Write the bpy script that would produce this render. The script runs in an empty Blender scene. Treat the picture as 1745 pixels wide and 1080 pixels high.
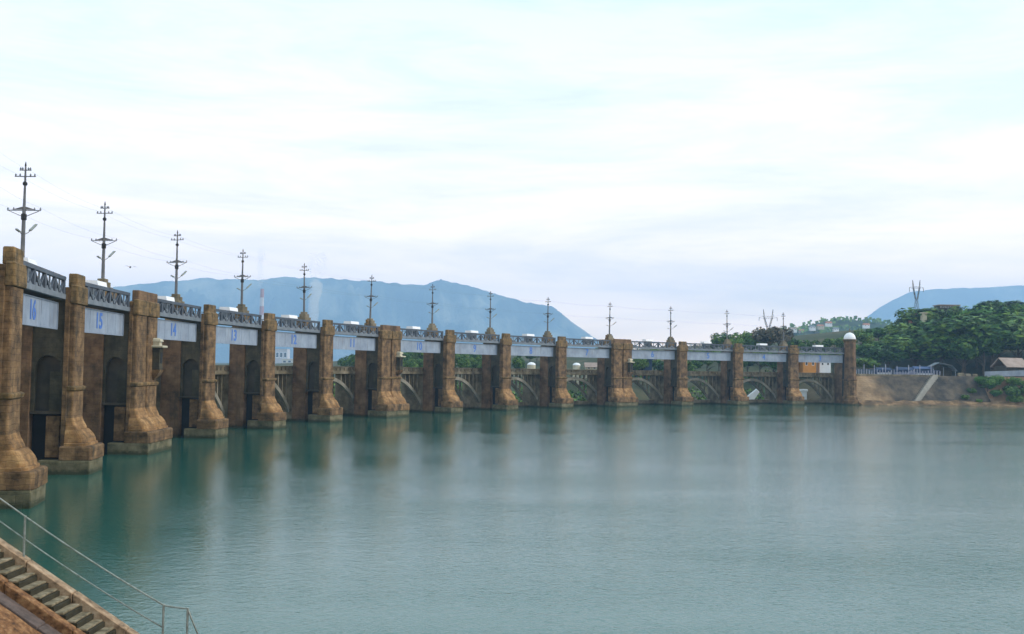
import bpy, bmesh, math, random
from mathutils import Vector, Matrix, noise
R = math.radians
rng = random.Random(11)
S = bpy.context.scene
C = S.collection

# ------------------------------------------------------------------ camera
FPX, CX, CY = 1700.0, 872.5, 540.0
CAM = Vector((0, 0, 9.57))
pitch, roll = math.atan(85.1 / FPX), math.atan(0.0148)
fw = Vector((0, math.cos(pitch), math.sin(pitch)))
r0 = Vector((1, 0, 0)); u0 = Vector((0, -math.sin(pitch), math.cos(pitch)))
rt = r0 * math.cos(roll) + u0 * math.sin(roll)
up = u0 * math.cos(roll) - r0 * math.sin(roll)
cd = bpy.data.cameras.new('camera'); cam = bpy.data.objects.new('camera', cd); C.objects.link(cam)
cam.matrix_world = Matrix(((rt.x, up.x, -fw.x, CAM.x), (rt.y, up.y, -fw.y, CAM.y), (rt.z, up.z, -fw.z, CAM.z), (0, 0, 0, 1)))
cd.sensor_width = 36; cd.lens = FPX / 1745 * 36; cd.clip_start = 0.2; cd.clip_end = 60000
S.camera = cam

def pix(px, py, Y):
    """world point at depth Y (metres north of the camera) seen at a place of the photograph"""
    d = fw + rt * ((px - CX) / FPX) + up * (-(py - CY) / FPX)
    return CAM + d * (Y / d.y)

# ------------------------------------------------------------------ world, sun, exposure
SUN_DIR = Vector((0.85, -0.04, 0.58)).normalized()
world = bpy.data.worlds.new('World'); S.world = world; world.use_nodes = True
wt = world.node_tree; wt.nodes.clear()
def wn(t, **k):
    n = wt.nodes.new(t)
    for a, b in k.items(): setattr(n, a, b)
    return n
wo = wn('ShaderNodeOutputWorld'); tc = wn('ShaderNodeTexCoord')
sky = wn('ShaderNodeTexSky'); sky.sky_type = 'NISHITA'; sky.sun_disc = False
sky.sun_elevation = math.asin(SUN_DIR.z); sky.sun_rotation = math.atan2(SUN_DIR.x, SUN_DIR.y); sky.dust_density = 2.0
bg1 = wn('ShaderNodeBackground'); bg1.inputs['Strength'].default_value = 0.15
wt.links.new(sky.outputs[0], bg1.inputs['Color'])
sep = wn('ShaderNodeSeparateXYZ'); wt.links.new(tc.outputs['Generated'], sep.inputs[0])
ramp = wn('ShaderNodeValToRGB'); cr = ramp.color_ramp
cr.elements[0].position = 0.0; cr.elements[0].color = (2.2, 1.50, 0.88, 1)
cr.elements[1].position = 1.0; cr.elements[1].color = (0.50, 0.62, 0.70, 1)
for p, c in ((0.08, (1.42, 1.10, 0.88, 1)), (0.16, (1.0, 0.88, 0.86, 1)), (0.24, (0.80, 0.81, 0.82, 1)), (0.40, (0.50, 0.66, 0.72, 1))):
    e = cr.elements.new(p); e.color = c
wt.links.new(sep.outputs['Z'], ramp.inputs['Fac'])
mp = wn('ShaderNodeMapping'); mp.inputs['Scale'].default_value = (1.0, 1.0, 6.5); mp.inputs['Location'].default_value = (0.7, 0.2, 0.3); mp.inputs['Rotation'].default_value = (0, R(4), 0)
wt.links.new(tc.outputs['Generated'], mp.inputs['Vector'])
nz = wn('ShaderNodeTexNoise'); nz.inputs['Scale'].default_value = 2.6; nz.inputs['Detail'].default_value = 9; nz.inputs['Roughness'].default_value = 0.62; nz.inputs['Distortion'].default_value = 0.35
wt.links.new(mp.outputs[0], nz.inputs['Vector'])
mr = wn('ShaderNodeMapRange'); mr.inputs['From Min'].default_value = 0.36; mr.inputs['From Max'].default_value = 0.56; mr.inputs['To Min'].default_value = 0.70; mr.inputs['To Max'].default_value = 1.0
wt.links.new(nz.outputs['Fac'], mr.inputs['Value'])
bg2 = wn('ShaderNodeBackground'); bg2.inputs['Strength'].default_value = 1.42
wt.links.new(ramp.outputs['Color'], bg2.inputs['Color'])
mx = wn('ShaderNodeMixShader'); wt.links.new(mr.outputs[0], mx.inputs[0]); wt.links.new(bg1.outputs[0], mx.inputs[1]); wt.links.new(bg2.outputs[0], mx.inputs[2])
wt.links.new(mx.outputs[0], wo.inputs['Surface'])
sl = bpy.data.lights.new('sun', 'SUN'); sl.energy = 2.0; sl.angle = R(14); sl.color = (1.0, 0.94, 0.86)
so = bpy.data.objects.new('sun', sl); C.objects.link(so); so.rotation_euler = (-SUN_DIR).to_track_quat('-Z', 'Y').to_euler()
S.view_settings.view_transform = 'Standard'; S.view_settings.look = 'None'; S.view_settings.exposure = 0.42; S.view_settings.gamma = 1.0
S.view_settings.use_curve_mapping = False
S.cycles.volume_bounces = 1; S.cycles.max_bounces = 6; S.cycles.volume_max_steps = 64
S.cycles.use_denoising = True

# ------------------------------------------------------------------ materials
M = {}
TIDE = {'waterline_stone', 'reddish_stone', 'weathered_stone', 'weathered_concrete'}
def mat(name, cols, scale=0.5, rough=0.85, bump=0.3, bscale=3.0, brick=None, detail=6, spec=0.3, stretch=(1, 1, 1), stain=None, bdist=0.06):
    m = bpy.data.materials.new(name); m.use_nodes = True; t = m.node_tree; N = t.nodes; L = t.links
    b = N['Principled BSDF']; b.inputs['Roughness'].default_value = rough; b.inputs['Specular IOR Level'].default_value = spec
    g = N.new('ShaderNodeNewGeometry'); mpn = N.new('ShaderNodeMapping'); mpn.inputs['Scale'].default_value = stretch
    L.new(g.outputs['Position'], mpn.inputs['Vector'])
    n = N.new('ShaderNodeTexNoise'); n.inputs['Scale'].default_value = scale; n.inputs['Detail'].default_value = detail; n.inputs['Roughness'].default_value = 0.62
    L.new(mpn.outputs[0], n.inputs['Vector'])
    rp = N.new('ShaderNodeValToRGB'); e = rp.color_ramp.elements
    k = len(cols)
    for i, c in enumerate(cols):
        p = 0.32 + 0.36 * i / max(1, k - 1)
        if i == 0: e[0].position = p; e[0].color = (*c, 1)
        elif i == k - 1: e[-1].position = p; e[-1].color = (*c, 1)
        else: q = e.new(p); q.color = (*c, 1)
    L.new(n.outputs['Fac'], rp.inputs['Fac']); col = rp.outputs['Color']
    if stain:   # weathering streaks that run down the stone
        sc, lo, cc = stain
        m2 = N.new('ShaderNodeMapping'); m2.inputs['Scale'].default_value = (1, 1, 0.10); L.new(g.outputs['Position'], m2.inputs['Vector'])
        n2 = N.new('ShaderNodeTexNoise'); n2.inputs['Scale'].default_value = sc; n2.inputs['Detail'].default_value = 5; n2.inputs['Roughness'].default_value = 0.7; L.new(m2.outputs[0], n2.inputs['Vector'])
        r2 = N.new('ShaderNodeMapRange'); r2.inputs['From Min'].default_value = lo; r2.inputs['From Max'].default_value = lo + 0.2; r2.inputs['To Max'].default_value = 0.8
        L.new(n2.outputs['Fac'], r2.inputs['Value'])
        x = N.new('ShaderNodeMix'); x.data_type = 'RGBA'; L.new(r2.outputs[0], x.inputs[0]); L.new(col, x.inputs[6]); x.inputs[7].default_value = (*cc, 1); col = x.outputs[2]
    nb = N.new('ShaderNodeTexNoise'); nb.inputs['Scale'].default_value = bscale; nb.inputs['Detail'].default_value = 8; nb.inputs['Roughness'].default_value = 0.7; L.new(g.outputs['Position'], nb.inputs['Vector'])
    hgt = nb.outputs['Fac']
    if brick:   # coursed masonry: faint joints
        w, h, dk = brick
        sx = N.new('ShaderNodeSeparateXYZ'); L.new(g.outputs['Position'], sx.inputs[0])
        ad = N.new('ShaderNodeMath'); ad.operation = 'ADD'; L.new(sx.outputs['X'], ad.inputs[0]); L.new(sx.outputs['Y'], ad.inputs[1])
        cb = N.new('ShaderNodeCombineXYZ'); L.new(ad.outputs[0], cb.inputs['X']); L.new(sx.outputs['Z'], cb.inputs['Y'])
        br = N.new('ShaderNodeTexBrick'); br.inputs['Scale'].default_value = 1.0; br.inputs['Brick Width'].default_value = w; br.inputs['Row Height'].default_value = h
        br.inputs['Mortar Size'].default_value = 0.03; br.inputs['Mortar Smooth'].default_value = 0.5; br.inputs['Color1'].default_value = (1, 1, 1, 1); br.inputs['Color2'].default_value = (0.72, 0.72, 0.72, 1); br.inputs['Mortar'].default_value = (dk, dk, dk, 1)
        wv = N.new('ShaderNodeTexNoise'); wv.inputs['Scale'].default_value = 0.9; wv.inputs['Detail'].default_value = 2; L.new(g.outputs['Position'], wv.inputs['Vector'])
        va = N.new('ShaderNodeVectorMath'); va.operation = 'MULTIPLY_ADD'; L.new(wv.outputs['Color'], va.inputs[0]); va.inputs[1].default_value = (0.45, 0.35, 0); L.new(cb.outputs[0], va.inputs[2]); L.new(va.outputs[0], br.inputs['Vector'])
        x = N.new('ShaderNodeMix'); x.data_type = 'RGBA'; x.blend_type = 'MULTIPLY'; x.inputs[0].default_value = 0.55; L.new(col, x.inputs[6]); L.new(br.outputs['Color'], x.inputs[7]); col = x.outputs[2]
        mm = N.new('ShaderNodeMath'); mm.operation = 'MULTIPLY_ADD'; L.new(br.outputs['Fac'], mm.inputs[0]); mm.inputs[1].default_value = -0.6; L.new(hgt, mm.inputs[2]); hgt = mm.outputs[0]
    if name in TIDE:    # algae line left by the lake on whatever stands in it
        sz = N.new('ShaderNodeSeparateXYZ'); L.new(g.outputs['Position'], sz.inputs[0])
        tz = N.new('ShaderNodeMath'); tz.operation = 'MULTIPLY_ADD'; L.new(nb.outputs['Fac'], tz.inputs[0]); tz.inputs[1].default_value = 0.9; L.new(sz.outputs['Z'], tz.inputs[2])
        tr_ = N.new('ShaderNodeMapRange'); tr_.inputs['From Min'].default_value = 0.62; tr_.inputs['From Max'].default_value = 0.95; tr_.inputs['To Min'].default_value = 0.85; tr_.inputs['To Max'].default_value = 0; L.new(tz.outputs[0], tr_.inputs['Value'])
        x = N.new('ShaderNodeMix'); x.data_type = 'RGBA'; L.new(tr_.outputs[0], x.inputs[0]); L.new(col, x.inputs[6]); x.inputs[7].default_value = (0.022, 0.030, 0.012, 1); col = x.outputs[2]
    L.new(col, b.inputs['Base Color'])
    bp = N.new('ShaderNodeBump'); bp.inputs['Strength'].default_value = bump; bp.inputs['Distance'].default_value = bdist; L.new(hgt, bp.inputs['Height']); L.new(bp.outputs[0], b.inputs['Normal'])
    return m


ST = (1.3, 0.52, (0.055, 0.045, 0.028))
M['stone'] = mat('weathered_stone', [(0.045, 0.028, 0.013), (0.16, 0.092, 0.042), (0.31, 0.185, 0.085)], 0.9, bump=0.7, brick=(0.9, 0.42, 0.45), stain=ST)
M['cap'] = mat('lichen_stone', [(0.05, 0.036, 0.014), (0.17, 0.105, 0.042), (0.30, 0.18, 0.075)], 1.2, bump=0.7, brick=(0.8, 0.4, 0.5), stain=ST)
M['bell'] = mat('ochre_stone', [(0.10, 0.058, 0.024), (0.28, 0.15, 0.058), (0.44, 0.265, 0.115)], 0.9, bump=0.6, brick=(0.8, 0.35, 0.55), stain=(1.3, 0.56, (0.10, 0.075, 0.04)))
M['red'] = mat('reddish_stone', [(0.06, 0.037, 0.02), (0.16, 0.09, 0.046), (0.25, 0.15, 0.08)], 0.6, bump=0.6, brick=(0.8, 0.35, 0.6), stain=ST)
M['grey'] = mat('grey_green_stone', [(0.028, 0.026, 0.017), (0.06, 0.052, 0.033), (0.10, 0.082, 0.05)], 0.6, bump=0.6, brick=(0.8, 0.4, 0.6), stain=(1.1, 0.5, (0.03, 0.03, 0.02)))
M['plinth'] = mat('waterline_stone', [(0.06, 0.058, 0.03), (0.14, 0.125, 0.07), (0.22, 0.19, 0.115)], 0.8, bump=0.5, brick=(1.1, 0.55, 0.55), stain=(1.5, 0.55, (0.06, 0.07, 0.03)))
M['niche'] = mat('dark_brown_stone', [(0.03, 0.028, 0.022), (0.07, 0.055, 0.04)], 0.5)  # niche backs and ledges, darker than the arch wall
M['slot'] = mat('recess_shade_black', [(0.004, 0.006, 0.009), (0.010, 0.012, 0.018)], 0.7, rough=0.6)  # near-black: the shade of deep recesses painted into the surface
M['conc'] = mat('weathered_concrete', [(0.07, 0.058, 0.034), (0.17, 0.14, 0.09), (0.28, 0.235, 0.165)], 0.5, bump=0.4, stain=(0.9, 0.55, (0.07, 0.06, 0.035)))
M['rib'] = mat('grey_concrete_rib', [(0.14, 0.13, 0.10), (0.30, 0.27, 0.22)], 0.4, bump=0.3)
M['truss'] = mat('dark_slate_painted_steel', [(0.045, 0.055, 0.072), (0.085, 0.10, 0.125)], 1.0, rough=0.5, bump=0.1)
M['chord'] = mat('grey_painted_steel', [(0.12, 0.14, 0.16), (0.19, 0.21, 0.24)], 0.8, rough=0.55, bump=0.1, stain=(1.6, 0.6, (0.07, 0.06, 0.06)))
M['gate'] = mat('pale_lavender_painted_steel', [(0.19, 0.23, 0.30), (0.30, 0.35, 0.43)], 0.5, rough=0.5, bump=0.12, stain=(1.8, 0.55, (0.17, 0.16, 0.15)))
M['blue'] = mat('blue_painted_numeral', [(0.04, 0.13, 0.46), (0.08, 0.19, 0.50)], 2.5, rough=0.5, bump=0.05)
M['white'] = mat('white_paint', [(0.72, 0.73, 0.76), (0.84, 0.84, 0.86)], 0.7, rough=0.5, bump=0.1)
M['pale'] = mat('faded_lavender_white_paint', [(0.22, 0.22, 0.30), (0.42, 0.42, 0.50)], 1.5, rough=0.6)
M['cream'] = mat('cream_paint', [(0.38, 0.34, 0.24), (0.58, 0.53, 0.40)], 0.7, rough=0.6, bump=0.1)
M['pole'] = mat('weathered_steel_pole', [(0.08, 0.082, 0.09), (0.15, 0.15, 0.155)], 1.5, rough=0.5, bump=0.1)
M['black'] = mat('black_tar_paint', [(0.01, 0.01, 0.012), (0.02, 0.02, 0.022)], 1.0, rough=0.6)
M['galv'] = mat('galvanised_pipe', [(0.13, 0.14, 0.12), (0.30, 0.32, 0.29)], 9, rough=0.4, bump=0.1, bscale=20, bdist=0.005)
M['later'] = mat('laterite_pitching', [(0.07, 0.035, 0.018), (0.24, 0.11, 0.045), (0.40, 0.22, 0.10)], 7.0, bump=1.0, bscale=13, bdist=0.07, detail=10)
M['gutter'] = mat('dark_gutter_stone', [(0.06, 0.045, 0.04), (0.14, 0.10, 0.085)], 5, bump=.6, bscale=12, bdist=.03)  # gutter strip darker than the stringer and slope beside it
M['coping'] = mat('pinkish_coping_stone', [(0.13, 0.085, 0.05), (0.34, 0.22, 0.13), (0.50, 0.37, 0.25)], 4.5, bump=0.5, bscale=10, bdist=0.02)
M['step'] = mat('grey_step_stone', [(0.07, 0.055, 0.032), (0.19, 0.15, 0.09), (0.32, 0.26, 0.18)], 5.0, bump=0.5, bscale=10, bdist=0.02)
M['riser_shade'] = mat('shaded_riser_stone', [(0.018, 0.016, 0.009), (0.05, 0.042, 0.024)], 4.0, bump=0.5, bscale=10, bdist=0.02)  # step shading painted into the risers, darker than the treads
M['ground'] = mat('scrub_ground', [(0.018, 0.03, 0.010), (0.04, 0.05, 0.018), (0.11, 0.08, 0.04)], 0.06, bump=0.8, bscale=0.5, bdist=0.5)
M['earth'] = mat('brown_earth', [(0.10, 0.065, 0.035), (0.20, 0.125, 0.065), (0.28, 0.18, 0.10)], 0.1, bump=0.8, bscale=0.8, bdist=0.4)
M['revt'] = mat('tan_revetment_stone', [(0.16, 0.10, 0.055), (0.29, 0.19, 0.10), (0.38, 0.26, 0.15)], 0.25, bump=0.9, bscale=1.5, brick=(1.4, 0.6, 0.5), bdist=0.15, stain=(0.5, 0.6, (0.12, 0.075, 0.04)))
M['revd'] = mat('dark_revetment_stone', [(0.045, 0.04, 0.035), (0.085, 0.07, 0.055), (0.15, 0.115, 0.08)], 0.2, bump=0.9, bscale=1.2, brick=(1.4, 0.6, 0.6), bdist=0.2, stain=(0.4, 0.55, (0.055, 0.06, 0.03)))
M['shore'] = mat('orange_shore_rock', [(0.05, 0.035, 0.02), (0.13, 0.08, 0.04), (0.32, 0.20, 0.10)], 0.3, bump=1.0, bscale=1.2, bdist=0.3)
M['mount'] = mat('forested_mountain', [(0.01, 0.02, 0.015), (0.05, 0.07, 0.05), (0.30, 0.29, 0.20)], 0.003, bump=1.0, bscale=0.003, bdist=60)
M['hill'] = mat('scrub_hill', [(0.02, 0.045, 0.018), (0.04, 0.07, 0.028), (0.09, 0.085, 0.045)], 0.02, bump=1.0, bscale=0.05, bdist=5)
M['bark'] = mat('bark', [(0.05, 0.04, 0.03), (0.11, 0.085, 0.06)], 2)
M['orange'] = mat('orange_plaster', [(0.55, 0.22, 0.04), (0.68, 0.30, 0.07)], 0.5)
M['pinkroof'] = mat('pinkish_roof', [(0.24, 0.18, 0.15), (0.36, 0.28, 0.24)], 0.5)
M['tile'] = mat('terracotta_roof', [(0.30, 0.12, 0.07), (0.42, 0.19, 0.11)], 0.5)
M['navy'] = mat('navy_sheet', [(0.02, 0.035, 0.075), (0.035, 0.06, 0.12)], 0.3)
M['bluet'] = mat('blue_tarpaulin', [(0.03, 0.06, 0.14), (0.08, 0.12, 0.22)], 0.8)
M['window'] = mat('dark_window', [(0.02, 0.025, 0.03), (0.04, 0.045, 0.05)], 0.5, rough=0.2)
M['chim'] = mat('pale_concrete_chimney', [(0.45, 0.42, 0.42), (0.52, 0.49, 0.48)], 0.05)
M['chimred'] = mat('red_banded_chimney', [(0.30, 0.13, 0.12), (0.36, 0.17, 0.15)], 0.05)

def leafmat(name, cols):
    m = bpy.data.materials.new(name); m.use_nodes = True; t = m.node_tree; N = t.nodes; L = t.links
    b = N['Principled BSDF']; b.inputs['Roughness'].default_value = 0.6; b.inputs['Specular IOR Level'].default_value = 0.25
    g = N.new('ShaderNodeNewGeometry'); n = N.new('ShaderNodeTexNoise'); n.inputs['Scale'].default_value = 0.35; n.inputs['Detail'].default_value = 3
    L.new(g.outputs['Position'], n.inputs['Vector'])
    oi = N.new('ShaderNodeObjectInfo')
    a = N.new('ShaderNodeMath'); a.operation = 'MULTIPLY_ADD'; L.new(g.outputs['Random Per Island'], a.inputs[0]); a.inputs[1].default_value = 0.3; L.new(n.outputs['Fac'], a.inputs[2])
    a2 = N.new('ShaderNodeMath'); a2.operation = 'MULTIPLY_ADD'; L.new(oi.outputs['Random'], a2.inputs[0]); a2.inputs[1].default_value = 0.35; L.new(a.outputs[0], a2.inputs[2])
    rp = N.new('ShaderNodeValToRGB'); e = rp.color_ramp.elements; e[0].position = 0.45; e[0].color = (*cols[0], 1); e[1].position = 1.1; e[1].color = (*cols[2], 1)
    q = e.new(0.8); q.color = (*cols[1], 1)
    e[-1].position = 1.0
    L.new(a2.outputs[0], rp.inputs['Fac']); L.new(rp.outputs['Color'], b.inputs['Base Color'])
    return m
M['leaf'] = leafmat('deep_green_foliage', [(0.010, 0.034, 0.006), (0.034, 0.098, 0.012), (0.12, 0.20, 0.022)])
M['leafb'] = leafmat('bright_green_foliage', [(0.02, 0.07, 0.008), (0.06, 0.16, 0.015), (0.15, 0.22, 0.03)])
M['leafd'] = leafmat('dry_brown_foliage', [(0.035, 0.035, 0.02), (0.07, 0.065, 0.035), (0.12, 0.10, 0.06)])

# ------------------------------------------------------------------ mesh helpers
class MB:
    def __init__(s): s.v = []; s.f = []
    def poly(s, pts, faces):
        b = len(s.v); s.v += [tuple(p) for p in pts]; s.f += [tuple(b + i for i in f) for f in faces]; return s
    def box(s, x0, x1, y0, y1, z0, z1):
        return s.poly([(x0, y0, z0), (x1, y0, z0), (x1, y1, z0), (x0, y1, z0), (x0, y0, z1), (x1, y0, z1), (x1, y1, z1), (x0, y1, z1)],
                      [(3, 2, 1, 0), (4, 5, 6, 7), (0, 1, 5, 4), (1, 2, 6, 5), (2, 3, 7, 6), (3, 0, 4, 7)])
    def bar(s, a, b, w, h=None):
        a, b = Vector(a), Vector(b); h = h or w; d = (b - a).normalized()
        r = d.cross(Vector((0, 0, 1)) if abs(d.z) < 0.95 else Vector((0, 1, 0))).normalized() * w / 2; u = r.cross(d).normalized() * h / 2
        p = [q + i * r + j * u for q in (a, b) for i, j in ((-1, -1), (1, -1), (1, 1), (-1, 1))]
        return s.poly(p, [(0, 1, 2, 3), (7, 6, 5, 4), (0, 4, 5, 1), (1, 5, 6, 2), (2, 6, 7, 3), (3, 7, 4, 0)])
    def rings(s, rings, cap=True):
        n = len(rings[0]); pts = [p for r in rings for p in r]; fs = []
        for k in range(len(rings) - 1):
            for i in range(n):
                j = (i + 1) % n; fs.append((k * n + i, k * n + j, (k + 1) * n + j, (k + 1) * n + i))
        if cap: fs.append(tuple(range(n - 1, -1, -1))); fs.append(tuple((len(rings) - 1) * n + i for i in range(n)))
        return s.poly(pts, fs)
    def tube(s, pts, rad, n=8):
        pts = [Vector(p) for p in pts]; rs = []
        for i, p in enumerate(pts):
            d = (pts[min(i + 1, len(pts) - 1)] - pts[max(i - 1, 0)]).normalized()
            a = d.cross(Vector((0, 0, 1)) if abs(d.z) < 0.95 else Vector((1, 0, 0))).normalized(); b = a.cross(d)
            q = rad[i] if isinstance(rad, (list, tuple)) else rad
            rs.append([p + (a * math.cos(t) + b * math.sin(t)) * q for t in [2 * math.pi * k / n for k in range(n)]])
        return s.rings(rs)
    def lathe(s, prof, n=16, cx=0, cy=0):
        return s.rings([[(cx + r * math.cos(2 * math.pi * k / n), cy + r * math.sin(2 * math.pi * k / n), z) for k in range(n)] for r, z in prof])
    def prism_x(s, yz, x0, x1):   # polygon in the (y, z) plane extruded along x
        n = len(yz); return s.poly([(x0, y, z) for y, z in yz] + [(x1, y, z) for y, z in yz],
            [tuple(range(n)), tuple(range(2 * n - 1, n - 1, -1))] + [(i, (i + 1) % n + n if False else i + n, (i + 1) % n + n, (i + 1) % n) for i in range(n)])
    def prism_y(s, xz, y0, y1):
        n = len(xz); return s.poly([(x, y0, z) for x, z in xz] + [(x, y1, z) for x, z in xz],
            [tuple(range(n)), tuple(range(2 * n - 1, n - 1, -1))] + [(i, i + n, (i + 1) % n + n, (i + 1) % n) for i in range(n)])
    def build(s, name, m, parent=None, bevel=0, smooth=False, loc=None):
        me = bpy.data.meshes.new(name); me.from_pydata(s.v, [], s.f)
        bm = bmesh.new(); bm.from_mesh(me); bmesh.ops.recalc_face_normals(bm, faces=bm.faces)
        if bevel: bmesh.ops.bevel(bm, geom=[e for e in bm.edges if e.is_manifold and e.calc_face_angle(0) > 0.5], offset=bevel, segments=1, affect='EDGES')
        if smooth:
            for f in bm.faces: f.smooth = True
        bm.to_mesh(me); bm.free(); me.materials.append(m)
        o = bpy.data.objects.new(name, me); C.objects.link(o)
        if parent is not None: o.parent = parent
        if loc is not None: o.location = loc
        return o
def inst(name, me, parent=None, loc=(0, 0, 0), rot=0, sc=(1, 1, 1)):
    o = bpy.data.objects.new(name, me); C.objects.link(o); o.location = loc; o.rotation_euler = (0, 0, rot); o.scale = sc
    if parent is not None: o.parent = parent
    return o
def thing(name, label, cat, loc=(0, 0, 0), rz=0, group=None):
    o = bpy.data.objects.new(name, None); C.objects.link(o); o.empty_display_size = 0.3
    o.location = loc; o.rotation_euler = (0, 0, rz); return tag(o, label, cat, group)
def tag(o, label=None, cat=None, group=None, kind=None):
    for k, v in (('label', label), ('category', cat), ('group', group), ('kind', kind)):
        if v: o[k] = v
    return o
def copy_tree(o, parent=None):
    c = o.copy(); C.objects.link(c); c.parent = parent
    for ch in [x for x in o.children]: copy_tree(ch, c)
    return c
def sm(x, a, b):
    t = max(0.0, min(1.0, (x - a) / (b - a))); return t * t * (3 - 2 * t)
def interp(tab, x):
    if x <= tab[0][0]: return tab[0][1]
    for (a, p), (b, q) in zip(tab, tab[1:]):
        if x <= b: return p + (q - p) * (x - a) / (b - a)
    return tab[-1][1]

# ------------------------------------------------------------------ the line of the dam and the shore
nose_px = [22, 131, 247, 357, 459, 558, 665, 766.5, 862, 957, 1060, 1163, 1258, 1352.5, 1448]
nose_py = [421, 466, 497, 519, 534, 545, 553, 561.5, 568, 573, 577, 580.5, 585, 589, 592]
nose_Y = [66.34, 86.25, 106.7, 128.52, 148.21, 167.28, 186.82, 205.3, 222.1, 237.79, 252.38, 265.55, 276.87, 285.86, 292.72]
P = [Vector((pix(a, b, y).x, y)) for a, b, y in zip(nose_px, nose_py, nose_Y)]
P = [Vector((P[0].x + 4.9, P[0].y - 19.8))] + P       # one more pier outside the frame on the left
NP = len(P)
seg = [P[i + 1] - P[i] for i in range(NP - 1)]
hd = [math.atan2(s.x, s.y) for s in seg]
ang = [hd[0]] + [(hd[i] + hd[i + 1]) / 2 for i in range(NP - 2)] + [hd[-1] + R(3)]
DOUBLE = {3, 7, 11}
def hw(i): return 3.42 if i in DOUBLE else (1.9 if i == NP - 1 else 1.64)
line = [Vector(v) for v in ((60, -160), (20, -70), (-4, -12), (-13, 8), (-20, 28))] + P + [Vector(v) for v in ((112, 296.5), (128, 298.5), (154, 298), (200, 290), (260, 270), (400, 200), (800, -150))]
cum = [0]
for a, b in zip(line, line[1:]): cum.append(cum[-1] + (b - a).length)
S_END = cum[5 + NP - 1]; S_P9 = cum[5 + 10]; S_P10 = cum[5 + 11]
def at_s(s):
    for i in range(len(line) - 1):
        if s <= cum[i + 1] or i == len(line) - 2:
            t = (s - cum[i]) / (cum[i + 1] - cum[i]); return line[i].lerp(line[i + 1], t)
def normal_s(s):
    a = at_s(max(0, s - 12)); b = at_s(min(cum[-1], s + 12)); d = (b - a).normalized(); return Vector((-d.y, d.x))
def ground_z(s, o):
    """height of the land at run s along the dam line and o metres behind it"""
    rb = sm(s, S_END - 1, S_END + 5)
    g = 4.5 + 2.5 * sm(s, S_P9, S_END)
    dam = -2.5 + (g + 2.5) * sm(o, 15, 48)
    bank = -3.0 + 11.2 * sm(o, 0.5, 9.5)
    z = dam * (1 - rb) + bank * rb
    hillH = 10 * sm(s, S_P10, S_END) + 11 * sm(s, S_END + 2, S_END + 55)
    z += hillH * sm(o, 30, 125) - hillH * 0.8 * sm(o, 220, 700)
    z += 0.8 * noise.noise(Vector((s * 0.03, o * 0.03, 0))) * sm(o, 20, 60)
    return z
def locate(x, y):
    p = Vector((x, y)); best = None
    for i in range(len(line) - 1):
        a, b = line[i], line[i + 1]; d = b - a; t = max(0, min(1, (p - a).dot(d) / d.length_squared)); q = a + d * t; w = (p - q).length
        if best is None or w < best[0]:
            side = 1 if d.x * (p.y - a.y) - d.y * (p.x - a.x) > 0 else -1
            best = (w, cum[i] + t * d.length, side)
    return best[1], best[0] * best[2]
def land(x, y):
    s, o = locate(x, y); return ground_z(s, o)

# ------------------------------------------------------------------ water
bm = MB(); bm.poly([(-2500, -840, 0), (2500, -840, 0), (2500, 2500, 0), (-2500, 2500, 0)], [(0, 1, 2, 3)])
wm = bpy.data.materials.new('lake_water'); wm.use_nodes = True; t = wm.node_tree; N = t.nodes; L = t.links
b = N['Principled BSDF']; b.inputs['Roughness'].default_value = 0.045; b.inputs['IOR'].default_value = 1.50; b.inputs['Base Color'].default_value = (0.020, 0.095, 0.072, 1); b.inputs['Specular Tint'].default_value = (0.90, 1.0, 0.96, 1)
g = N.new('ShaderNodeNewGeometry')
hs = None
for sc_, st_, w_ in ((1.7, (1, 1.35, 1), 0.34), (0.45, (1, 1.3, 1), 0.36), (5.0, (1, 1.1, 1), 0.27), (13.0, (1, 1.1, 1), 0.08)):
    m_ = N.new('ShaderNodeMapping'); m_.inputs['Scale'].default_value = st_; L.new(g.outputs['Position'], m_.inputs['Vector'])
    n_ = N.new('ShaderNodeTexNoise'); n_.inputs['Scale'].default_value = sc_; n_.inputs['Detail'].default_value = 3; n_.inputs['Distortion'].default_value = 0.4; L.new(m_.outputs[0], n_.inputs['Vector'])
    k_ = N.new('ShaderNodeMath'); k_.operation = 'MULTIPLY_ADD'; L.new(n_.outputs['Fac'], k_.inputs[0]); k_.inputs[1].default_value = w_
    if hs: L.new(hs, k_.inputs[2])
    else: k_.inputs[2].default_value = 0
    hs = k_.outputs[0]
# wind lanes: calmer and rougher stretches
wl = N.new('ShaderNodeTexNoise'); wl.inputs['Scale'].default_value = 0.035; wl.inputs['Detail'].default_value = 5
ml = N.new('ShaderNodeMapping'); ml.inputs['Scale'].default_value = (0.5, 1.6, 1); L.new(g.outputs['Position'], ml.inputs['Vector']); L.new(ml.outputs[0], wl.inputs['Vector'])
ms = N.new('ShaderNodeMapRange'); ms.inputs['From Min'].default_value = 0.35; ms.inputs['From Max'].default_value = 0.65; ms.inputs['To Min'].default_value = 0.40; ms.inputs['To Max'].default_value = 1.0
L.new(wl.outputs['Fac'], ms.inputs['Value'])
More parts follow.
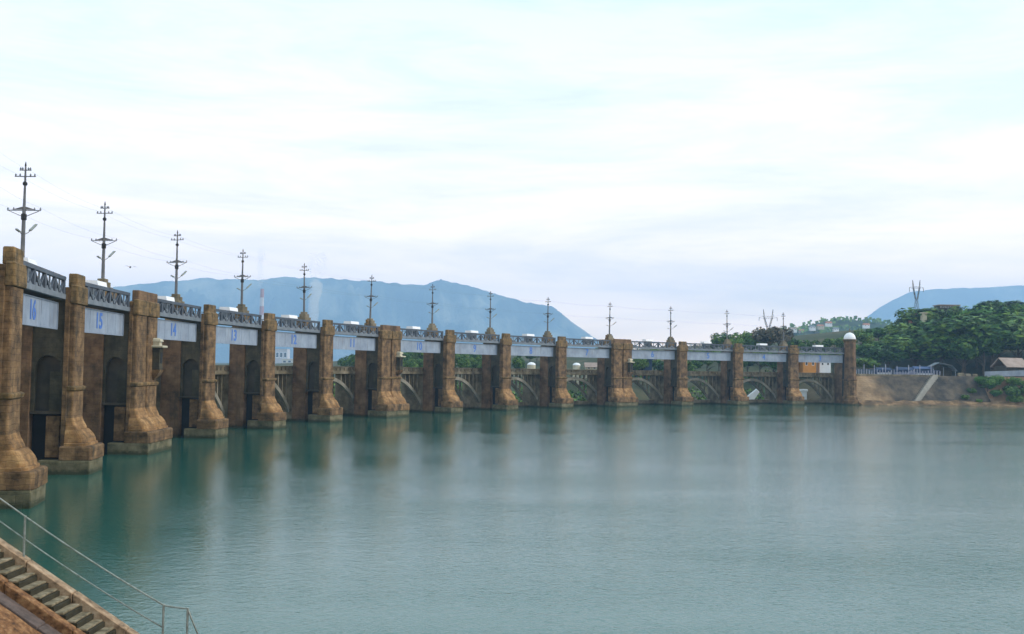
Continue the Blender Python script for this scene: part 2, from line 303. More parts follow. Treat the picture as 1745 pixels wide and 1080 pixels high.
# the water lies calmer in the lee of the dam, which curves round (156, 91) at about 203 m
vd = N.new('ShaderNodeVectorMath'); vd.operation = 'DISTANCE'; L.new(g.outputs['Position'], vd.inputs[0]); vd.inputs[1].default_value = (156, 91, 0)
lee = N.new('ShaderNodeMapRange'); lee.inputs['From Min'].default_value = 195; lee.inputs['From Max'].default_value = 150; lee.inputs['To Min'].default_value = 0.30; lee.inputs['To Max'].default_value = 1.0
L.new(vd.outputs['Value'], lee.inputs['Value'])
mlp = N.new('ShaderNodeMath'); mlp.operation = 'MULTIPLY'; L.new(ms.outputs[0], mlp.inputs[0]); L.new(lee.outputs[0], mlp.inputs[1])
bp = N.new('ShaderNodeBump'); L.new(mlp.outputs[0], bp.inputs['Strength']); bp.inputs['Distance'].default_value = 0.13; L.new(hs, bp.inputs['Height']); L.new(bp.outputs[0], b.inputs['Normal'])
tag(bm.build('water', wm), kind='structure')

# ------------------------------------------------------------------ land
offs = [-2, 0, 3, 6, 9.6, 12, 15, 20, 26, 33, 40, 48, 60, 75, 95, 115, 140, 180, 240, 340, 500, 750, 1200, 2200, 4200, 7600]
ss = [0, 60, 110] + [130 + 6 * k for k in range(int((S_END + 170 - 130) / 6))] + [cum[-3], cum[-2], cum[-1]]
ss = sorted(set(ss))
mbt = MB(); rows = []
for s in ss:
    p = at_s(s); n = normal_s(s)
    rows.append([(p.x + n.x * o, p.y + n.y * o, ground_z(s, o)) for o in offs])
nO = len(offs)
mbt.poly([q for r in rows for q in r], [(k * nO + i, k * nO + i + 1, (k + 1) * nO + i + 1, (k + 1) * nO + i) for k in range(len(rows) - 1) for i in range(nO - 1)])
tag(mbt.build('ground', M['ground'], smooth=True), kind='structure')
mb = MB(); mb.poly([(-5100, -850, -2.8), (6500, -850, -2.8), (6500, 7950, -2.8), (-5100, 7950, -2.8)], [(0, 1, 2, 3)])
tag(mb.build('lake_bed', M['earth']), kind='structure')

# near bank with the stairs
YS = 23.0
A0 = pix(0, 925, YS); B0 = pix(225, 1080, YS)
slope = (B0.z - A0.z) / (B0.x - A0.x)
def zc(x): return A0.z + slope * (x - A0.x)      # top of the coping along the stairs
def bank_z(x, y):
    px_ = min(7.4, zc(x) - 0.42 - 0.06 * (YS - y)); py_ = 7.4 - 0.65 * max(0, y - 3)
    z = max(px_, min(7.4, py_), -2.6)
    return z + 0.10 * noise.noise(Vector((x * 0.9, y * 0.9, 3))) + 0.05 * noise.noise(Vector((x * 2.7, y * 2.7, 7)))
mb = MB(); xs = [-60, -45, -32, -25] + [-22 + 0.35 * k for k in range(56)] + [-2, 0, 4, 8, 14, 20, 30, 50, 80]
ys = [-60, -30, -12, -4, 0, 3, 5, 7, 9, 11, 12.5] + [14 + 0.35 * k for k in range(22)] + [YS - 1.51]
mb.poly([(x, y, bank_z(x, y)) for y in ys for x in xs], [(j * len(xs) + i, j * len(xs) + i + 1, (j + 1) * len(xs) + i + 1, (j + 1) * len(xs) + i) for j in range(len(ys) - 1) for i in range(len(xs) - 1)])
tag(mb.build('near_bank', M['later'], smooth=True), kind='structure')

# ------------------------------------------------------------------ far mountains and hill
def ridge(name, prof, Y, depth, m, nx, seed, nv=30):
    mb = MB(); x0, x1 = prof[0][0], prof[-1][0]; pts = []
    vs = [-1 + 2 * j / (nv - 1) for j in range(nv)]
    vs = sorted(vs + [0.0])
    for i in range(nx):
        px_ = x0 + (x1 - x0) * i / (nx - 1); c = pix(px_, interp(prof, px_), Y)
        for v in vs:
            n1 = noise.fractal(Vector((px_ * 0.02 + seed, v * 3.5, seed)), 1.0, 2.2, 5)
            h = max(0, c.z) * (1 - abs(v)) ** 1.15 * (1 + 0.55 * n1 * min(1, abs(v) * 4)) - 8
            if v == 0: h = c.z + 0.022 * c.z * noise.fractal(Vector((px_ * 0.035, seed, 0)), .8, 2.1, 5)
            pts.append((c.x * (1 + v * depth / Y) + 0.0, Y + v * depth, h))
    n = len(vs)
    mb.poly(pts, [(k * n + i, k * n + i + 1, (k + 1) * n + i + 1, (k + 1) * n + i) for k in range(nx - 1) for i in range(n - 1)])
    return tag(mb.build(name, m, smooth=True), kind='structure')
ridge('mountain_range', [(-260, 600), (-100, 560), (0, 530), (100, 506), (190, 490), (250, 483), (300, 478), (345, 474.5), (400, 477), (440, 478), (465, 473), (485, 470), (510, 473), (560, 474), (600, 476), (640, 479), (690, 484), (720, 486), (735, 482), (750, 478), (770, 480), (800, 487), (830, 497), (860, 505), (900, 515), (940, 521), (955, 532), (975, 548), (1010, 573), (1050, 596), (1120, 622)], 6000, 620, M['mount'], 360, 3.3)
ridge('right_mountain', [(1400, 585), (1440, 564), (1465, 548), (1500, 523), (1525, 508), (1550, 498), (1600, 492), (1680, 489), (1745, 486), (1850, 478), (2000, 500), (2200, 560), (2300, 630)], 7450, 480, M['mount'], 90, 8.1)
ridge('green_hill', [(1250, 628), (1300, 590), (1340, 562), (1370, 556), (1400, 549), (1430, 544), (1455, 545), (1490, 549), (1540, 556), (1620, 570), (1700, 590), (1800, 620)], 1300, 420, M['hill'], 70, 5.2)

# ------------------------------------------------------------------ piers
def oct_ring(hx, f, c, z, x=0, back=0.0, n=4):
    pts = [(x - hx, back, z)]
    pts += [(x - hx + c - c * math.cos(a), -(f - c) - c * math.sin(a), z) for a in [math.pi / 2 * k / n for k in range(n + 1)]]
    pts += [(x + hx - c + c * math.sin(a), -(f - c) - c * math.cos(a), z) for a in [math.pi / 2 * k / n for k in range(n + 1)]]
    return pts + [(x + hx, back, z)]
def buttress(par, x, hb):
    """one cutwater column with its bell-shaped foot, mouldings and upper block"""
    prof = [(2.36, .46, 1.36, 1.3), (2.58, .47, 1.36, 1.3), (2.62, .36, 1.22, 1.2), (2.85, .36, 1.17, 1.1), (3.1, .34, 1.04, 1.0), (3.32, .30, .88, .9), (3.52, .24, .70, .8), (3.66, .19, .55, .7), (3.70, .14, .40, .6), (3.90, .13, .34, .5), (4.1, .10, .24, .45), (4.3, .06, .13, .4), (4.55, .02, .04, .36), (4.7, 0, 0, .36)]
    MB().rings([oct_ring(hb + a, 0.52 + f, c * .5, z, x) for z, a, f, c in prof]).build('bell_foot', M['bell'], par)
    MB().rings([oct_ring(hb, .52, .18, 4.7, x), oct_ring(hb, .52, .18, 6.95, x)]).build('column', M['stone'], par)
    MB().rings([oct_ring(hb + a, 0.52 + a, .2, z, x) for z, a in ((6.95, .02), (7.05, .16), (7.25, .2), (7.33, .18), (7.42, .02))]).build('moulding', M['cap'], par)
    MB().rings([oct_ring(hb - .05, .48, .17, 7.42, x), oct_ring(hb - .08, .44, .17, 14.35, x)]).build('shaft', M['stone'], par)
    MB().rings([oct_ring(hb + a, 0.52 + a, .18, z, x) for z, a in ((14.35, -.16), (14.42, .07), (14.6, .10), (15.9, .06), (16.02, -.06))]).build('upper_block', M['cap'], par, bevel=0.03)
def make_pier(double):
    t = thing('dam_pier', 'x', 'pier')
    H = 3.42 if double else 1.64
    cols = (-1.76, 1.76) if double else (0,)
    hb = 1.60 if double else 1.56
    W = H + 0.5
    MB().box(-W, W, -2.16, 2.0, -2.5, 1.18).build('plinth', M['plinth'], t, bevel=0.06)
    MB().rings([[(-(W - .0) , .35, z), (-(W - .0), -2.1, z), (-(W - .2), -2.3, z), (W - .2, -2.3, z), (W, -2.1, z), (W, .35, z)] for z in (1.183, 2.25)] + [[(-(W - .1), .30, 2.38), (-(W - .1), -1.98, 2.38), (-(W - .28), -2.15, 2.38), (W - .28, -2.15, 2.38), (W - .1, -1.98, 2.38), (W - .1, .30, 2.38)]]).build('base_block', M['stone'], t, bevel=0.04)
    for x in cols: buttress(t, x, hb)
    MB().box(-H, H, 0.004, 0.42, 1.19, 15.8).build('pilaster', M['stone'], t, bevel=0.05)
    MB().box(-H + .42, H - .42, -.42, .32, 15.81, 17.0).build('cap_stone', M['red' if double else 'cap'], t, bevel=0.08)
    # side wall with an arched niche on either face, hung above the gate slot
    y0, y1, zb, zs, rr = .68, 2.72, 5.25, 8.85, 1.02
    ym = (y0 + y1) / 2
    arch = [(ym + rr * math.cos(a), zs + rr * 1.12 * math.sin(a)) for a in [math.pi * k / 12 for k in range(13)]]
    outline = [(0.43, zb), (y0, zb)] + arch[::-1] + [(y1, zb), (3.0, zb), (3.0, 14.6), (0.43, 14.6)]
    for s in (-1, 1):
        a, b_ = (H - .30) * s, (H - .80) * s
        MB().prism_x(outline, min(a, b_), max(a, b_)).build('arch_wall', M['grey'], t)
        a, b_ = (H - .81) * s, (H - 1.05) * s
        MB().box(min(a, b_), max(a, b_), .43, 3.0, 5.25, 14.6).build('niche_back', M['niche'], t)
        # pale rib standing in the niche and a slab under it
        a, b_ = (H - .80) * s, (H - .60) * s
        MB().box(min(a, b_), max(a, b_), y0 + .02, ym - .12, 5.25, 8.6).build('niche_slab', M['grey'], t)
        a, b_ = (H - .18) * s, (H - 1.0) * s
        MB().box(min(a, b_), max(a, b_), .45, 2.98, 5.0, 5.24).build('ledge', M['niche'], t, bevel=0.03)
        a, b_ = (H - .32) * s, (H - .95) * s
        MB().box(min(a, b_), max(a, b_), .58, 1.70, 1.35, 4.85).build('lower_panel', M['stone'], t, bevel=0.04)
    MB().box(-(H - 1.1), H - 1.1, .43, 3.01, -2.5, 5.2).build('gate_slot_dark_core', M['slot'], t)  # near-black core paints the darkness deep in the slot
    MB().box(-(H - .12), H - .12, 3.01, 5.5, -2.5, 14.62).build('rear_column', M['red'], t, bevel=0.05)
    MB().box(-(H - .5), H - .5, 3.5, 5.4, 14.63, 16.9).build('rear_head', M['cap'], t, bevel=0.05)
    MB().box(-(H - .25), H - .25, .44, 5.4, 14.64, 14.85).build('deck_slab', M['grey'], t)
    # stepped pedestal that carries the lamp pole
    MB().box(-.95, .95, 3.7, 5.2, 16.9, 17.45).box(-.72, .72, 3.9, 5.0, 17.45, 18.0).box(-.5, .5, 4.1, 4.9, 18.0, 18.35).build('pedestal', M['conc'], t, bevel=0.04)
    if double is not None: MB().box(-.35 - .9, -.35 - .45, 4.2, 4.7, 16.9, 18.1).build('pedestal_post', M['cap'], t, bevel=0.04)
    # pier of the arched road bridge behind
    MB().box(-1.25, 1.25, 5.52, 11.3, -2.5, 7.82).build('road_pier', M['conc'], t)
    MB().box(-1.5, 1.5, 5.62, 11.5, 7.83, 8.32).build('road_pier_head', M['conc'], t, bevel=0.03)
    MB().box(-1.5, 1.5, 5.63, 5.95, 8.33, 9.22).build('parapet_block', M['conc'], t, bevel=0.03)
    MB().box(-1.5, 1.5, 11.1, 11.42, 8.33, 9.22).build('parapet_block', M['conc'], t, bevel=0.03)
    if double:   # small bracketed oriel on the water face of the right-hand column
        ox, oy = 2.2, -.46
        MB().rings([[(ox - a, oy + .1, z), (ox - a, oy - d, z), (ox + a, oy - d, z), (ox + a, oy + .1, z)] for z, a, d in ((7.6, .25, .15), (8.1, .55, .6), (8.5, .62, .85), (8.7, .62, .9))]).build('corbel', M['stone'], t)
        MB().box(ox - .52, ox + .52, oy - .80, oy + .1, 8.7, 11.1).build('oriel_body', M['grey'], t, bevel=0.04)
        MB().box(ox - .26, ox + .26, oy - .84, oy - .76, 9.4, 10.6).build('oriel_opening', M['slot'], t)  # black plate paints the dark inside of the opening
        MB().box(ox - .85, ox + .85, oy - 1.2, oy + .12, 11.1, 11.33).build('oriel_cornice', M['cream'], t, bevel=0.04)
        MB().rings([[(ox - a, oy + .1, z), (ox - a, oy - d, z), (ox + a, oy - d, z), (ox + a, oy + .1, z)] for z, a, d in ((11.33, .45, .72), (11.75, .42, .68), (11.76, .56, .85), (12.0, .50, .78), (12.15, .2, .4))]).build('oriel_cap', M['cream'], t)
    return t
single = make_pier(None); dbl = make_pier(True)
ordw = ['first', 'second', 'third', 'fourth', 'fifth', 'sixth', 'seventh', 'eighth', 'ninth', 'tenth', 'eleventh', 'twelfth', 'thirteenth', 'fourteenth']
GATENO = {i: 17 - i for i in range(0, NP - 1)}     # gate number of the bay after pier i
NUM = ['', 'one', 'two', 'three', 'four', 'five', 'six', 'seven', 'eight', 'nine', 'ten', 'eleven', 'twelve', 'thirteen', 'fourteen', 'fifteen', 'sixteen', 'seventeen', 'eighteen']
used = {False: False, True: False}
for i in range(NP - 1):
    d = i in DOUBLE
    src = dbl if d else single
    o = src if not used[d] else copy_tree(src); used[d] = True
    o.location = (P[i].x, P[i].y, 0); o.rotation_euler = (0, 0, math.pi / 2 - ang[i])
    if i == 0: lb = 'brown stone dam pier before the one at the left edge'
    elif i == 1: lb = 'nearest tall brown stone pier, at the left edge beside gate 16'
    elif d: lb = f'broad twin-column stone pier with small oriel, between gates {NUM[GATENO[i-1]]} and {NUM[GATENO[i]]}'
    else: lb = f'narrow brown stone pier with bell-shaped foot, between gates {NUM[GATENO[i-1]]} and {NUM[GATENO[i]]}'
    tag(o, lb, 'pier', 'stone piers of the dam')

# end tower
i = NP - 1
t = thing('end_tower', 'round-headed stone tower with white dome at the far end of the dam', 'tower', (P[i].x, P[i].y, 0), math.pi / 2 - ang[i])
MB().lathe([(2.5, -2.5), (2.5, 1.2), (2.3, 1.25), (2.15, 2.4), (1.95, 2.6), (1.92, 7.0)], 8).build('base', M['stone'], t, bevel=0.03)
MB().lathe([(1.92, 7.0), (2.1, 7.1), (2.1, 7.4), (1.85, 7.5), (1.66, 18.3)], 8).build('shaft', M['red'], t)
MB().lathe([(1.66, 18.3), (1.8, 18.5), (1.95, 18.8), (1.98, 19.1), (1.6, 19.12)], 16).build('cornice', M['cap'], t)
MB().lathe([(1.7, 19.12)] + [(1.7 * math.cos(a), 19.25 + 1.85 * math.sin(a)) for a in [k * math.pi / 2 / 8 for k in range(8)]] + [(0.12, 21.15)], 20).build('dome', M['white'], t, smooth=True)
MB().lathe([(0.12, 21.0), (0.22, 21.4), (0.08, 21.75), (0.16, 22.0), (0.03, 22.3), (0.02, 23.4)], 8).build('finial', M['conc'], t)
MB().box(-1.3, 1.3, 1.2, 5.6, -2.5, 14.6).build('rear_wall', M['red'], t)
MB().box(-2.0, 2.0, 5.6, 11.4, -2.5, 9.2).build('abutment', M['conc'], t)
MB().box(-1.62, -1.42, 0.4, 1.3, 0.5, 15.2).build('gate_groove', M['slot'], t)  # black strip paints the shade of the groove

# ------------------------------------------------------------------ bays: gate, lattice footbridge, hoist house, road span
def text_mesh(s):
    cu = bpy.data.curves.new('numeral', 'FONT'); cu.body = s; cu.size = 2.1; cu.align_x = 'CENTER'; cu.align_y = 'CENTER'; cu.extrude = 0.012; cu.offset = 0.045
    ob = bpy.data.objects.new('numeral', cu); C.objects.link(ob)
    dg = bpy.context.evaluated_depsgraph_get(); me = bpy.data.meshes.new_from_object(ob.evaluated_get(dg)); bpy.data.objects.remove(ob); bpy.data.curves.remove(cu)
    me.name = 'numeral'; me.materials.clear(); me.materials.append(M['blue']); return me
for i in range(NP - 1):
    n = GATENO[i]
    mid = (P[i] + P[i + 1]) / 2; L0 = seg[i].length; rz = math.pi / 2 - hd[i]
    xa = -L0 / 2 + hw(i); xb = L0 / 2 - hw(i + 1)       # clear opening
    if i + 1 == NP - 1: xb += 0.45
    loc = (mid.x, mid.y, 0)
    where = f'between the dam piers' if i else 'left of the nearest pier'
    # gate
    g = thing('sluice_gate', f'raised pale lavender gate plate with the blue numeral {NUM[n]}', 'sluice gate', loc, rz, 'raised gates hung between the piers')
    if i == 0: g['label'] = 'raised pale lavender gate plate left of the nearest pier'
    xa2, xb2 = xa + .25, xb - .25
    MB().box(xa2, xb2, 1.05, 1.17, 12.28, 14.35).build('skin_plate', M['gate'], g)
    MB().box(xa2, xb2, 0.99, 1.35, 12.16, 12.27).build('bottom_flange', M['gate'], g)
    MB().box(xa2, xb2, 0.99, 1.35, 14.36, 14.44).build('top_flange', M['gate'], g)
    for x in (xa2, xb2 - .12): MB().box(x, x + .12, 0.97, 1.048, 12.28, 14.355).build('edge_angle', M['gate'], g)
    for z in (12.9, 13.6): MB().box(xa2, xb2, 1.18, 1.5, z, z + .1).build('girder', M['gate'], g)
    for k in range(1, 6):
        x = xa2 + (xb2 - xa2) * k / 6
        if k != 3: MB().box(x - .02, x + .02, 1.034, 1.049, 12.28, 14.355).build('stiffener', M['gate'], g)
    nm = inst('numeral', text_mesh(str(n)), g, ((xa + xb) / 2, 1.03, 13.33)); nm.rotation_euler = (math.pi / 2, 0, 0)
    # footbridge
    tr = thing('lattice_footbridge', f'dark slate lattice-truss footbridge above gate {NUM[n]}', 'footbridge', loc, rz, 'lattice footbridges joining the pier heads')
    if i == 0: tr['label'] = 'dark slate lattice-truss footbridge left of the nearest pier'
    ya, yb = .72, .86
    MB().box(xa, xb, .50, .84, 16.34, 16.66).build('top_chord', M['truss'], tr)
    MB().box(xa, xb, .46, .86, 14.74, 15.16).build('bottom_chord', M['chord'], tr)
    npan = 5; w = (xb - xa) / npan
    for k in range(npan + 1):
        x = xa + w * k; x = max(xa + .24, min(xb - .24, x))
        MB().box(x - .24, x + .24, .54, .80, 15.161, 16.339).build('post', M['truss'], tr)
    for k in range(npan):
        x0 = xa + w * k; xm = x0 + w / 2; x1 = x0 + w
        MB().bar((xm, .67, 15.17), (xm, .67, 16.33), .15, .12).build('hanger', M['chord'], tr)
        for a, c in ((x0 + .16, xm - .1), (x1 - .16, xm + .1)):
            MB().bar((a, .67, 16.32), (c, .67, 15.18), .19, .12).build('brace', M['truss'], tr)
            MB().prism_y([(min(a, c) + .1, 15.165), (max(a, c) - .1, 15.165), (c, 15.72)] , .64, .70).build('gusset_plate', M['chord'], tr)
    MB().box(xa, xb, .87, 2.9, 14.80, 14.90).build('walkway_deck', M['truss'], tr)
    for x in [xa + (xb - xa) * (k + .5) / 6 for k in range(6)]:
        MB().box(x - .04, x + .04, 2.8, 2.88, 14.905, 16.2).build('rear_baluster', M['truss'], tr)
    MB().box(xa, xb, 2.8, 2.88, 16.2, 16.28).build('rear_handrail', M['truss'], tr)
    # hoist house
    hh = thing('hoist_housing', f'small white hoist housing behind the footbridge rail above gate {NUM[n]}', 'hoist housing', (mid.x, mid.y, 14.9), rz, 'white hoist housings over the gates')
    if i == 0: hh['label'] = 'small white hoist housing left of the nearest pier'
    MB().box(-1.0, 1.0, 1.35, 2.45, 0, 1.85).build('cabinet', M['chord'], hh, bevel=0.03)
    MB().prism_x([(1.1, 1.86), (2.7, 1.86), (2.6, 2.35), (1.2, 2.35)], -1.35, 1.35).build('roof', M['white'], hh)
    # road bridge span
    if i >= 0:
        rb = thing('road_bridge_span', f'open-spandrel concrete arch span of the road bridge behind gate {NUM[n]}', 'bridge span', loc, rz, 'arched road bridge spans behind the gates')
        if i == 0: rb['label'] = 'open-spandrel concrete arch span left of the nearest pier'
        c0, c1 = -L0 / 2 + 1.1, L0 / 2 - 1.1
        if i + 1 == NP - 1: c1 = L0 / 2 - 1.6
        MB().box(c0, c1, 5.72, 11.35, 7.80, 8.10).build('deck', M['conc'], rb)
        MB().box(c0, c1, 5.50, 5.72, 7.86, 8.30).build('cornice', M['conc'], rb, bevel=0.03)
        MB().box(c0, c1, 5.66, 5.92, 8.95, 9.18).build('parapet_coping', M['conc'], rb, bevel=0.02)
        MB().box(c0, c1, 5.70, 5.88, 8.305, 8.45).build('parapet_base', M['conc'], rb)
        nb_ = 14; me = None
        for k in range(nb_):
            x = c0 + (c1 - c0) * (k + .5) / nb_
            if me is None: ob = MB().box(-.42, .42, 5.705, 5.875, 8.451, 8.949).build('parapet_block', M['conc'], rb); me = ob.data; ob.location.x = x
            else: inst('parapet_block', me, rb, (x, 0, 0))
        MB().box(c0, c1, 11.1, 11.35, 8.11, 9.18).build('rear_parapet', M['conc'], rb)
        hs_ = (c1 - c0) / 2 - .1; xm = (c0 + c1) / 2
        def az(x): return 2.0 + 4.95 * (1 - (x / hs_) ** 2)
        for y in (6.0, 10.6):
            top = [(xm + x, az(x) + .34) for x in [hs_ * (-1 + 2 * k / 20) for k in range(21)]]
            bot = [(xm + x, az(x) - .34 - .25 * (x / hs_) ** 2) for x in [hs_ * (1 - 2 * k / 20) for k in range(21)]]
            mbr = MB(); n_ = 21
            pts = [(x, y, z) for x, z in top] + [(x, y, z) for x, z in bot[::-1]] + [(x, y + .5, z) for x, z in top] + [(x, y + .5, z) for x, z in bot[::-1]]
            fs = []
            for k in range(20):
                fs += [(k, k + 1, n_ + k + 1, n_ + k), (2 * n_ + k, 3 * n_ + k, 3 * n_ + k + 1, 2 * n_ + k + 1), (k, 2 * n_ + k, 2 * n_ + k + 1, k + 1), (n_ + k, n_ + k + 1, 3 * n_ + k + 1, 3 * n_ + k)]
            mbr.poly(pts, fs).build('arch_rib', M['rib'], rb)
            for q in (-.88, -.72, -.56, -.40, .40, .56, .72, .88):
                x = hs_ * q; MB().box(xm + x - .14, xm + x + .14, y + .1, y + .4, az(x) + .2, 7.79).build('spandrel_column', M['conc'], rb)
        MB().box(c0, c1, 6.5, 10.6, 6.72, 6.9).build('crown_slab', M['rib'], rb) if False else None
        sw = MB().box(c0, c1, 9.2, 9.9, -2.5, 1.15).box(c0, c1, 9.9, 11.0, -2.5, .75).build('weir_sill', M['conc'], None, bevel=0.05)
        sw.location = loc; sw.rotation_euler = (0, 0, rz)
        tag(sw, f'low stained concrete weir sill under the arch behind gate {NUM[n]}' if i else 'low stained concrete weir sill left of the nearest pier', 'weir sill', 'weir sills under the arches')

# ------------------------------------------------------------------ lamp and line poles on the pedestals
def make_pole():
    t = thing('utility_pole', 'x', 'pole')
    MB().tube([(0, 0, 0), (0, 0, 4.2)], [.19, .15]).build('lower_shaft', M['pole'], t)
    MB().tube([(0, 0, 4.2), (0, 0, 8.0)], [.13, .07]).build('upper_shaft', M['pole'], t)
    MB().lathe([(.10, 3.2), (.24, 3.3), (.24, 3.75), (.12, 3.85)], 8).build('collar', M['black'], t)
    MB().lathe([(.10, 6.25), (.2, 6.32), (.2, 6.5), (.1, 6.6)], 8).build('collar', M['black'], t)
    MB().lathe([(.04, 7.9), (.09, 8.0), (.02, 8.35)], 8).build('finial', M['black'], t)
    for z, w in ((7.05, .9), (7.6, .5)):
        a = MB().bar((-w, 0, z), (w, 0, z), .075, .075).build('cross_arm', M['pole'], t)
        for x in (-w + .08, -w * .5, w * .5, w - .08): MB().lathe([(.05, z + .05), (.09, z + .12), (.05, z + .2), (.02, z + .26)], 6, x, 0).build('insulator', M['chord'], a)
    a = MB().bar((-1.45, 0, 4.1), (1.45, 0, 4.1), .07, .07).build('main_cross_arm', M['pole'], t)
    for s in (-1, 1):
        MB().bar((s * 1.3, 0, 4.05), (s * .1, 0, 3.55), .05).build('strut', M['pole'], a)
        MB().prism_y([(s * .15, 4.16), (s * 1.0, 4.16), (s * .15, 4.42)], -.03, .03).build('stay_plate', M['pole'], a)
        for x in (s * 1.4, s * .9): MB().lathe([(.05, 4.15), (.09, 4.22), (.05, 4.3), (.02, 4.36)], 6, x, 0).build('insulator', M['chord'], a)
    la = MB().tube([(0, -.1, 2.0), (0, -.9, 2.3), (0, -1.3, 2.55)], .035, 6).build('lamp_arm', M['pole'], t)
    MB().bar((0, -1.2, 2.5), (0, -2.3, 3.2), .22, .12).build('lamp_head', M['galv'], la)
    lb_ = MB().tube([(0, .1, 1.9), (0, .7, 2.2)], .03, 6).build('lamp_arm', M['pole'], t)
    MB().bar((0, .6, 2.15), (0, 1.25, 2.3), .2, .1).build('lamp_head', M['galv'], lb_)
    return t
pole0 = make_pole(); poles = []
for i in range(NP - 1):
    o = pole0 if i == 0 else copy_tree(pole0)
    a = ang[i]; q = P[i] + Vector((-math.cos(a), math.sin(a))) * 4.5
    # the arms stand square to the line of sight on the real dam road: across the wires
    o.location = (q.x, q.y, 18.35); o.rotation_euler = (R(rng.uniform(-1.1, 1.1)), R(rng.uniform(-1.1, 1.1)), math.pi / 2 - a + R(90) + (R(-8) if i < 6 else 0))
    nm_ = f'between gates {NUM[GATENO[i-1]]} and {NUM[GATENO[i]]}' if i else ''
    tag(o, f'dark pole with cross arms and street lamps on the pier {nm_}' if i > 1 else ('tallest-looking dark pole with cross arms, on the nearest pier' if i == 1 else 'dark pole with cross arms outside the left edge'), 'pole', 'poles along the top of the dam')
    poles.append(o)
bpy.context.view_layer.update()
for lx, lz, wh in ((-.82, 7.3, 'upper left'), (.82, 7.3, 'upper right'), (-1.4, 4.35, 'lower left'), (1.4, 4.35, 'lower right')):
    pts = []
    for a, c in zip(poles, poles[1:]):
        pa = a.matrix_world @ Vector((lx, 0, lz)); pb = c.matrix_world @ Vector((lx, 0, lz))
        for k in range(8):
            u = k / 8; q = pa.lerp(pb, u); q.z -= .35 * 4 * u * (1 - u); pts.append(q)
    pts.append(pb)
    tag(MB().tube(pts, .005, 4).build('overhead_cable', M['pole']), f'thin {wh} cable strung from pole to pole along the dam', 'cable', 'cables along the dam')

# ------------------------------------------------------------------ stairs and handrail in the foreground
st = thing('stone_staircase', 'narrow stone staircase descending the orange bank at bottom left', 'staircase', (0, 0, 0))
x_l = A0.x - 6.5; x_r = pix(300, 1100, YS).x
def slab(x0, x1, y0, y1, dz0, dz1, step=1.15, name='coping_stone', m='coping', par=st):
    x = x0
    while x < x1 - .05:
        e = min(x1, x + step * rng.uniform(.85, 1.15)); j = rng.uniform(-.012, .012)
        MB().prism_y([(x + .008, zc(x + .008) + dz0), (e - .008, zc(e - .008) + dz0), (e - .008, zc(e - .008) + dz1 + j), (x + .008, zc(x + .008) + dz1 + j)], y0 + j, y1 + j).build(name, M[m], par, bevel=0.015)
        x = e
slab(x_l, x_r, YS, YS + .27, -.30, 0.0)
MB().prism_y([(x_l, zc(x_l) - .3), (x_r, zc(x_r) - .3), (x_r, -2.6), (x_l, -2.6)], YS + .03, YS + .25).build('side_wall', M['later'], st)
slab(x_l, x_r, YS - 1.10, YS - .862, -.80, -.21, 1.4, 'stringer_stone', 'later')
slab(x_l, x_r, YS - 1.5, YS - 1.105, -.95, -.44, 1.7, 'gutter_stone', 'gutter')
tread = .262; rise = -slope * tread; k = 0; x = x_l
while x < x_r:
    z = zc(x + tread * .5) - .20
    MB().box(x, x + tread + .05, YS - .858, YS - .003, z - rise - .2, z - .055).build('riser', M['riser_shade'], st)
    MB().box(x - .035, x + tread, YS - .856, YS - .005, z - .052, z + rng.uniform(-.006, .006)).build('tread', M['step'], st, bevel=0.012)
    x += tread; k += 1
# landing below the frame and the second flight
xl2 = pix(330, 1100, YS).x; zl = zc(x_r) - .1
MB().box(x_r, xl2 + .1, YS - 1.5, YS + .34, -2.6, zl).build('landing', M['step'], st, bevel=0.02)
for k in range(9):
    MB().box(xl2 + .1 + .27 * k, xl2 + .1 + .27 * (k + 1), YS - 1.5, YS + .34, -2.6, zl - .2 * (k + 1)).build('lower_step', M['step'], st)
hr = thing('pipe_handrail', 'thin galvanised pipe handrail with sagging rails beside the stone stairs', 'handrail', (0, 0, 0))
YR = YS + .14
def postat(px_, ytop, ybase):
    a = pix(px_, ytop, YR); MB().tube([(a.x, YR, zc(a.x) - .05 if ybase is None else pix(px_, ybase, YR).z), (a.x, YR, a.z + .02)], .027, 8).build('post', M['galv'], hr); return a
p1 = postat(43, 880, None); p2 = postat(279, 1031, 1108); p3 = postat(320, 1037, 1110)
a0 = pix(-260, 706, YR); p0 = Vector((a0.x, YR, zc(a0.x) + 0.98)); MB().tube([(p0.x, YR, zc(p0.x) - .05), p0], .036, 8).build('post', M['galv'], hr)
def sag(a, b_, s, r=.026):
    return [Vector((a.x + (b_.x - a.x) * u, YR, a.z + (b_.z - a.z) * u - s * 4 * u * (1 - u))) for u in [k / 12 for k in range(13)]]
MB().tube(sag(p0, p1, 0) + sag(p1, p2, .05)[1:] + sag(p2, p3, .01)[1:] + [pix(327, 1056, YR), pix(341, 1090, YR)], .020, 8).build('top_rail', M['galv'], hr, smooth=True)
m0, m1, m2 = Vector((p0.x, YR, p0.z - .5)), pix(43, 919, YR), pix(279, 1070, YR)
MB().tube(sag(m0, m1, 0) + sag(m1, m2, .05)[1:], .017, 8).build('mid_rail', M['galv'], hr, smooth=True)

